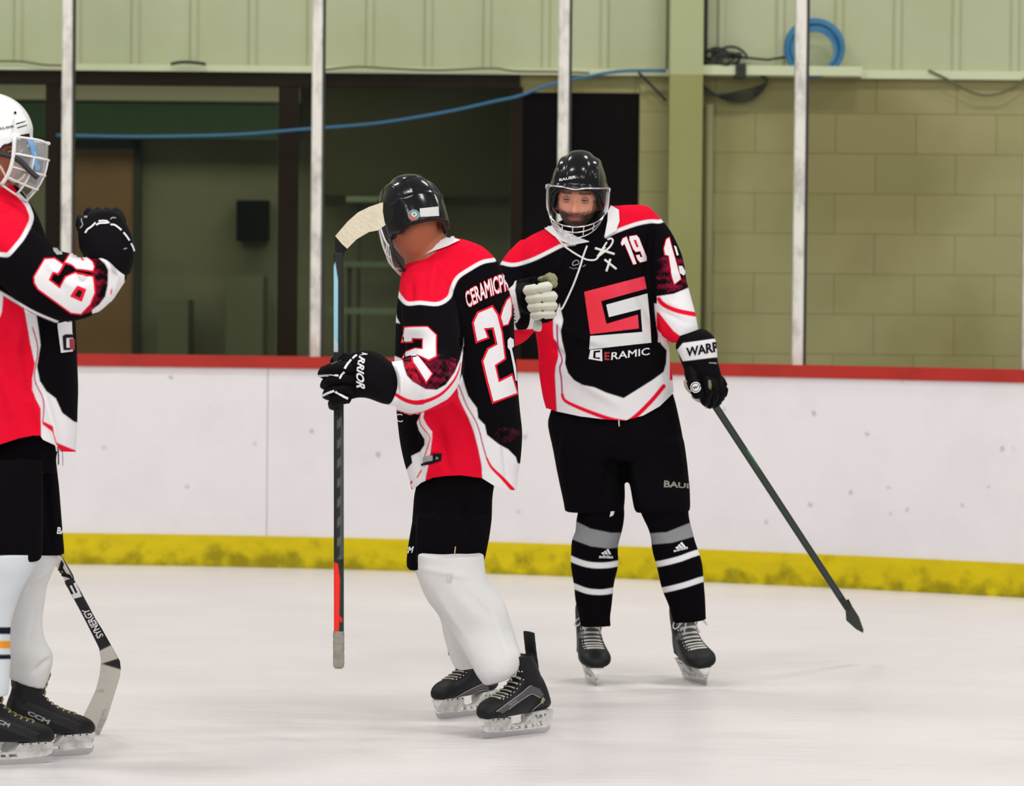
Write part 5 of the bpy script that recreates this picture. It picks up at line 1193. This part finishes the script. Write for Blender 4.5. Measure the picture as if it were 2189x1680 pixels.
mA = inpoly(uvC, armC)*(coC[:, 1] < 11.56); masks = {'arm': mA.astype(float), 'body': 1.0-mA}
lw = V3([(150, -220), (190, 0), (210, 120), (240, 250), (222, 350), (222, 430), (245, 490), (280, 560), (285, 900)])
rw = V3([(230, -220), (265, 0), (280, 120), (255, 270), (275, 370), (320, 440), (385, 490), (430, 590), (510, 650), (700, 700)])
yokeC = V2([(-400, 700), (-200, 750), (0, 755), (80, 760), (120, 730), (185, 655), (265, 550), (352, 365), (325, 240), (285, 170), (205, 85)])
LC = [('p', WHT, lw[::-1]+rw+V3([(700, 1200), (285, 1200)]), 'body'), ('p', RED, lw+V3([(-700, 900), (-700, -220)]), 'body'),
      ('s', (.4, .02, .1), V3([(225, 0), (262, 150), (238, 350), (300, 500), (295, 650)]), 2.6, 'body'), ('p', RED, V3([(292, 645), (365, 680), (375, 740), (392, 795), (525, 850), (525, 875), (420, 860), (385, 800), (360, 720), (292, 668)]), 'body'),
      ('p', WHT, V2([(-50, 1130), (38, 1190), (20, 1400), (0, 1460), (-50, 1500)]), 'body'),
      ('s', WHT, V2([(-100, 1130), (0, 1180), (150, 1268), (340, 1380), (500, 1455), (650, 1515)]), 5.5, 'arm'),
      ('p', WHT, V2([(1090, 780), (1180, 860), (1215, 930), (1210, 1100), (1180, 1230), (1110, 1320), (1030, 1380), (1040, 1425), (1250, 1400), (1400, 1100), (1400, 700), (950, 650), (950, 745)]), 'arm'),
      ('p', (.45, .44, .46), V2([(1180, 700), (1260, 800), (1330, 1000), (1260, 960), (1240, 880), (1150, 740)]), 'arm'), ('p', RED, V2([(1050, 735), (1150, 745), (1175, 795), (1150, 800)]), 'arm'), ('p', RED, V2([(1240, 1160), (1262, 1130), (1255, 1200), (1238, 1210)]), 'arm'),
      ('n', (.5, .01, .04), V2([(1000, 740), (1090, 780), (1180, 860), (1215, 930), (1210, 1100), (1180, 1230), (1110, 1320), (1020, 1400), (900, 1440), (1060, 1250)]), .25, 'arm'),
      ('p', RED, yokeC+V2([(100, -100), (-400, -100)])), ('s', WHT, yokeC, 9.5)]
paint(jC, BLK, LC, masks); adopt(jC, pC)
six = V2([(395, 1010), (510, 820), (610, 815), (705, 880), (652, 968), (600, 950), (552, 1045), (678, 1140), (740, 1020), (850, 968), (1040, 1015), (1055, 1180), (1005, 1305), (905, 1410), (800, 1398), (440, 1140), (400, 1075)]); hole = V2([(868, 1118), (955, 1150), (912, 1268), (802, 1218)])
decal('number', [offset_poly(six, 4)], jC, m_red, .002); decal('number', [six], jC, m_wht, .0035); decal('number', [offset_poly(hole, 1.5)], jC, m_red, .0045); decal('number', [offset_poly(hole, -5)], jC, m_blk, .0055)
nin = V2([(730, 850), (790, 750), (860, 732), (960, 780), (1040, 850), (1055, 900), (1040, 942), (870, 920), (820, 880)])
decal('number', [offset_poly(nin, 3)], jC, m_red, .002); decal('number', [nin], jC, m_wht, .0035); decal('number', [V2([(895, 785), (950, 830), (935, 838), (915, 825)])], jC, m_red, .0045)
decal('number', [V2([(590, 685), (690, 695), (700, 760), (640, 765), (600, 720)])], jC, m_gryp, .002)
decal('emblem', [V2([(640, 1530), (800, 1490), (805, 1640)])+V3([(500, 45), (500, 165), (418, 175), (395, 0)])], jC, m_wht, .002)
decal('emblem', [V3([(428, 60), (445, 48), (500, 48), (500, 70), (452, 72), (452, 140), (480, 142), (480, 155), (435, 155)])], jC, m_blk, .0035)
decal('emblem', [V3([(475, 78), (508, 80), (508, 155), (480, 150)])], jC, mat('emblem_dark_red', (0, 0, 0)), .0035)
decal('emblem', [V2([(385, 240), (440, 255), (420, 300), (385, 275)])], jC, m_wht, .002) if False else None
decal('emblem', [V2([(552, 525), (572, 530), (608, 572), (600, 580)])], jC, m_wht, .002)
# shorts
C_hip = [(-118, 900, 145, 900, 0, .62), (-116, 940, 134, 940, 0, .66), (-114, 975, 122, 975, 0, .7), (-113, 1010, 122, 1010, 0, .72)]
C_l1 = [(-114, 980, 90, 980, -.10, .62), (-113, 1060, 91, 1060, -.12, .62), (-108, 1150, 90, 1150, -.12, .62), (-104, 1202, 88, 1196, -.12, .62)]
C_l2 = [(10, 980, 122, 980, .12, .8), (15, 1060, 129, 1060, .14, .8), (20, 1130, 135, 1128, .15, .8), (24, 1188, 137, 1186, .15, .8)]
mb = MB(); [mb.rings(pair_rings(r, YC, .7)) for r in (C_hip, C_l1, C_l2)]
shC = remesh(mb, 'shorts', m_short, .007, 4, 1); folds(shC, [([(40, 980), (50, 1190)], 12, .008), ([(100, 1000), (110, 1180)], 8, -.006)], .004, 11, 24); paint(shC, BLK); adopt(shC, pC)
lettering('BA', [V3([p])[0] for p in ((390, 1424), (450, 1430), (452, 1380), (396, 1378))], shC, m_wht, bold=.03, step=2)
b = MB()
for x, dy, mt in ((124, 30, 0), (133, 32, 1)): b.tube([P(x, 955, 11.5), P(x+1, 975, 11.49), P(x+1, 963+dy, 11.5)], .0022 if mt == 0 else .001, 6)
b.build('drawstring', m_strap, shC, True)
SC1 = [(-98, 1185, 80, 1180, 0, .9), (-94, 1215, 74, 1212, 0, .9), (-88, 1250, 52, 1250, 0, .9), (-82, 1290, 31, 1292, 0, .9), (-78, 1335, 21, 1338, 0, .9), (-74, 1400, 20, 1402, 0, .9), (-66, 1450, 20, 1452, 0, .9), (-58, 1488, 17, 1487, 0, .9)]
SC2 = [(35, 1180, 126, 1176), (36, 1205, 122, 1202), (30, 1235, 107, 1235), (26, 1262, 97, 1262), (20, 1330, 90, 1328), (16, 1368, 97, 1366), (14, 1392, 113, 1396), (14, 1412, 114, 1414), (16, 1440, 106, 1446), (20, 1452, 94, 1474)]
OR = (.75, .30, .03)
sC1 = sock(pC, SC1, YC-.13, [('s', (.012, .013, .03), [(-120, 1348), (40, 1348)], 15), ('s', OR, [(-120, 1378), (40, 1378)], 16), ('s', (.012, .013, .03), [(-120, 1405), (10, 1404), (40, 1404)], 10)], (.60, .64, .66), .9, .004, 26, [([(-20, 1240), (10, 1420)], 9, .005)])
sC2 = sock(pC, SC2, YC+.15, [], (.64, .64, .63), .9, .004, 27, [([(95, 1225), (60, 1250), (45, 1270)], 6, .006), ([(110, 1405), (70, 1440)], 6, -.006), ([(80, 1300), (60, 1380)], 9, -.004)])
a, b_ = G(-88, 1640), G(112, 1630); kC1 = skate(skate_at((a.x, a.y), (b_.x, b_.y), .03), pC, lace=(.30, .24, .05), shaft_top=.26, shear=.12, bow=False, panel=(.018, .018, .02), lines=.03)
a, b_ = G(10, 1624), G(205, 1612); kC2 = skate(skate_at((a.x, a.y), (b_.x, b_.y), -.03), pC, lace=(.30, .24, .05), shaft_top=.26, shear=.12, bow=False, panel=(.018, .018, .02), lines=.03)
lettering('CCM', [V4([p])[0] for p in ((190, 1230), (345, 1305), (360, 1275), (205, 1205))], kC2, m_gryp, bold=.04, step=2)
lettering('CCM', [V4([p])[0] for p in ((-60, 1280), (60, 1325), (75, 1300), (-45, 1250))], kC1, m_gryp, bold=.04, step=2)
b = MB()
for q, k_ in ((V4([(335, 1528)])[0], 11.6), (V4([(10, 1472)])[0], 11.6), (V4([(637, 1472)])[0], 11.8)): pass
# gloves

gC = glove_mesh(pC, [(200, 575, 258, 598, 0, .7), (186, 556, 268, 592, 0, .8), (172, 535, 281, 580, 0, .8), (168, 512, 288, 542, 0, .78), (167, 490, 282, 506, 0, .72), (172, 470, 269, 476, 0, .6), (188, 456, 255, 456, 0, .5), (205, 448, 238, 448, 0, .35)], 11.24)

for k in range(4):
    x0 = 196+k*19; finger('finger', [(x0+6, 480, 11.34, 11.5), (x0, 462, 11.38, 12), (x0-6, 456, 11.44, 11.5), (x0-4, 474, 11.48, 10)], gC, BLK)
finger('thumb', [(186, 500, 11.24, 12), (175, 482, 11.25, 12.5), (174, 466, 11.30, 11)], gC, BLK)
tC = [gC]+[o for o in gC.children if o.name.startswith(('finger', 'thumb'))]; Z9 = lambda p: Zc(160, 440, 10.5, p)
piping([Z9([(240, 610), (290, 530), (350, 490), (430, 420), (465, 380)]), Z9([(480, 435), (560, 395), (680, 390), (775, 375)]), Z9([(530, 350), (640, 340), (740, 350)]), Z9([(800, 425), (880, 430), (960, 480), (1040, 550)]), Z9([(1085, 600), (1150, 680), (1215, 780)]), Z9([(1250, 845), (1290, 920), (1325, 1025)])], tC, m_wht, 3.4)
piping([Z9([(160, 290), (165, 360), (185, 430), (130, 500)]), Z9([(800, 310), (840, 270), (920, 280)]), Z9([(1090, 970), (1160, 950)])], tC, m_gryp, 2.2)
decal('thumb_label', [Z9([(210, 235), (290, 235), (280, 275), (225, 275)])], tC, m_gryp, .002, 2)
gC2 = glove_mesh(pC, [(-110, 815, -45, 850, 0, .8), (-118, 835, -55, 872, 0, .8), (-120, 860, -65, 890, 0, .7)], 12.0, [])
for k in range(4): finger('finger', [(-108+k*4, 862+k*9, 12.0, 10), (-92+k*4, 866+k*9, 11.95, 10.5), (-78+k*4, 872+k*9, 12.0, 10), (-82+k*4, 876+k*9, 12.06, 9)], gC2, BLK)
finger('thumb', [(-70, 850, 11.97, 11), (-76, 866, 11.95, 11), (-84, 880, 11.97, 10)], gC2, BLK)
# head
MC = frame(P(-26, 322, YC-.02), (1, -.20, -.10), (.02, .05, 1))
bodyC = make_body('body', pC, [('r', pair_rings(shrink(C_torso[2:-2], .62), YC, .8)), ('t', [(-24, 350, YC, 40), (-20, 385, YC, 46), (-14, 430, YC, 54), (-20, 470, YC, 60)]), ('t', [(x, y, Y, r*.4) for x, y, Y, r in C_sl]+[(240, 545, 11.24, 17), (235, 510, 11.24, 16)]),
    ('t', [(x, y, Y, r*.55) for x, y, Y, r in C_sr]), ('r', pair_rings(shrink(C_hip, .62), YC, .6)), ('r', pair_rings(shrink(C_l1[2:]+[(a, b_, c, d, -.13, .8) for a, b_, c, d, *_ in SC1[1:]], .58), YC, .6)), ('r', pair_rings(shrink(C_l2[2:]+[(a, b_, c, d, .15, .8) for a, b_, c, d in SC2[1:]], .58), YC, .7))],
    .0045, MC, (.36, .115, .06), 'bald', 2)
eyes(MC, bodyC)
CXS[0] = 1.29
hC = helmet(MC, pC, m_shell_w); cC = cage(MC, hC, m_wire_w, .80, bars=(.30, .56, .80, 1.0), vert=(-30, 0, 30), tube_r=.0036, rim=1.8, amax=54, vm=m_visor_milk)
lettering('BAUER', [V1([p])[0] for p in ((-70, 560), (172, 518), (178, 488), (-66, 528))], hC, m_dgry, bold=.03, step=2, off=.002)
for q in ([(188, 470), (300, 440), (300, 450), (190, 484)], [(202, 518), (318, 485), (320, 494), (206, 530)]): decal('stripe', [V1(q)], hC, m_blk, .002, 2)
decal('side_patch', [V1([(238, 610), (345, 588), (355, 650), (318, 665), (320, 780), (275, 798)])], hC, m_blk, .002, 2)
decal('ear_opening', [V1([(48, 780), (80, 735), (150, 728), (190, 760), (235, 860), (230, 890), (120, 860), (40, 820)])], hC, mat('ear_skin', (.16, .05, .04), .6), .002, 2)
decal('vent_hole', [[(32+2.8*math.cos(t), 241.5+3.2*math.sin(t)) for t in np.linspace(0, 2*PI, 13)[:-1]]], hC, m_blk, .002, 2)
b = MB(); fr = [o for o in hC.children if 'cage' in o.name][0]
decal('visor_film', [V1([(325, 670), (385, 668), (415, 740), (445, 900), (470, 1000), (455, 1035), (415, 1030), (395, 900), (350, 740)])], [o for o in cC.children if o.name.startswith('visor')], mat('film_blue', (.12, .32, .62), .25, noise_amt=.9, nscale=60, col2=(.45, .60, .75)), .003, 2)
def ontop(pts, Y, r, name, m, par):
    rr = crom([(a, c, 0) for a, c in pts], 6); b = MB(); b.tube([P(x, y, Y) for x, y, _ in rr], r/ppm(Y), 8); return b.build(name, m, par, True)
ontop(V1([(-60, 800), (0, 830), (110, 860), (240, 920), (360, 1040), (450, 1120)]), YC-.125, 6, 'chin_strap', m_strap, hC)
ontop(V1([(-20, 960), (20, 1010), (80, 1110), (180, 1165), (260, 1130), (305, 1070)]), YC-.11, 3, 'ear_loop', m_strapw, hC)
# his stick
stC = tag(empty('hockey_stick', P(200, 1570, 12.4)), 'black lettered hockey stick with worn pale blade behind skates at the left edge', 'hockey stick')
YS = lambda x, y: 12.0+.40*max(-1, (y-1200)/370)
shaft_c = [(-92, 858), (122+2, 1196), (150, 1245), (182, 1303), (216, 1370)]
S0 = [P(x, y, YS(x, y)) for x, y in crom([(a, c) for a, c in shaft_c], 90)]
shC_ = bar(S0, .030, .024, 'shaft'); paint(shC_, (.010, .010, .012), [('p', (.62, .62, .58), V4([(360, 60), (440, 100), (520, 250), (460, 275), (405, 215), (390, 170)]))]); adopt(shC_, stC)
body_p = V4([(612, 560), (668, 520), (730, 615), (800, 738), (835, 800), (862, 850), (868, 905), (862, 960), (835, 1050), (810, 1130), (770, 1260), (712, 1385), (690, 1380), (640, 1300), (600, 1240), (650, 1140), (690, 1050), (715, 950), (725, 850), (712, 760), (672, 670), (640, 610)])
sl = slab([body_p], lambda x, y: YS(x, y)-.0, .012, 'blade', m_stick, 2.2)
paint(sl, (.010, .010, .012), [('p', (.55, .53, .47), V4([(700, 785), (800, 735), (850, 830), (725, 870), (715, 800)])), ('p', (.55, .53, .47), V4([(700, 865), (735, 872), (870, 912), (880, 1000), (720, 1420), (560, 1240)])), ('n', (.16, .16, .15), V4([(700, 880), (870, 915), (830, 1100), (680, 1100)]), -.35), ('n', (.2, .2, .19), V4([(740, 1200), (800, 1180), (760, 1300), (700, 1400), (690, 1350)]), .3)]); adopt(sl, stC)
STT = [shC_, sl]
lettering('SYNERGY', [V4([p])[0] for p in ((745, 665), (632, 470), (585, 482), (700, 690))], STT, m_wht, bold=.025, step=2)
lettering('E', [V4([p])[0] for p in ((586, 385), (540, 285), (470, 318), (516, 405))], STT, m_wht, bold=.03, step=2)
lettering('A', [V4([p])[0] for p in ((520, 258), (440, 120), (392, 170), (440, 270))], STT, m_blk, bold=.03, step=2, off=.003)
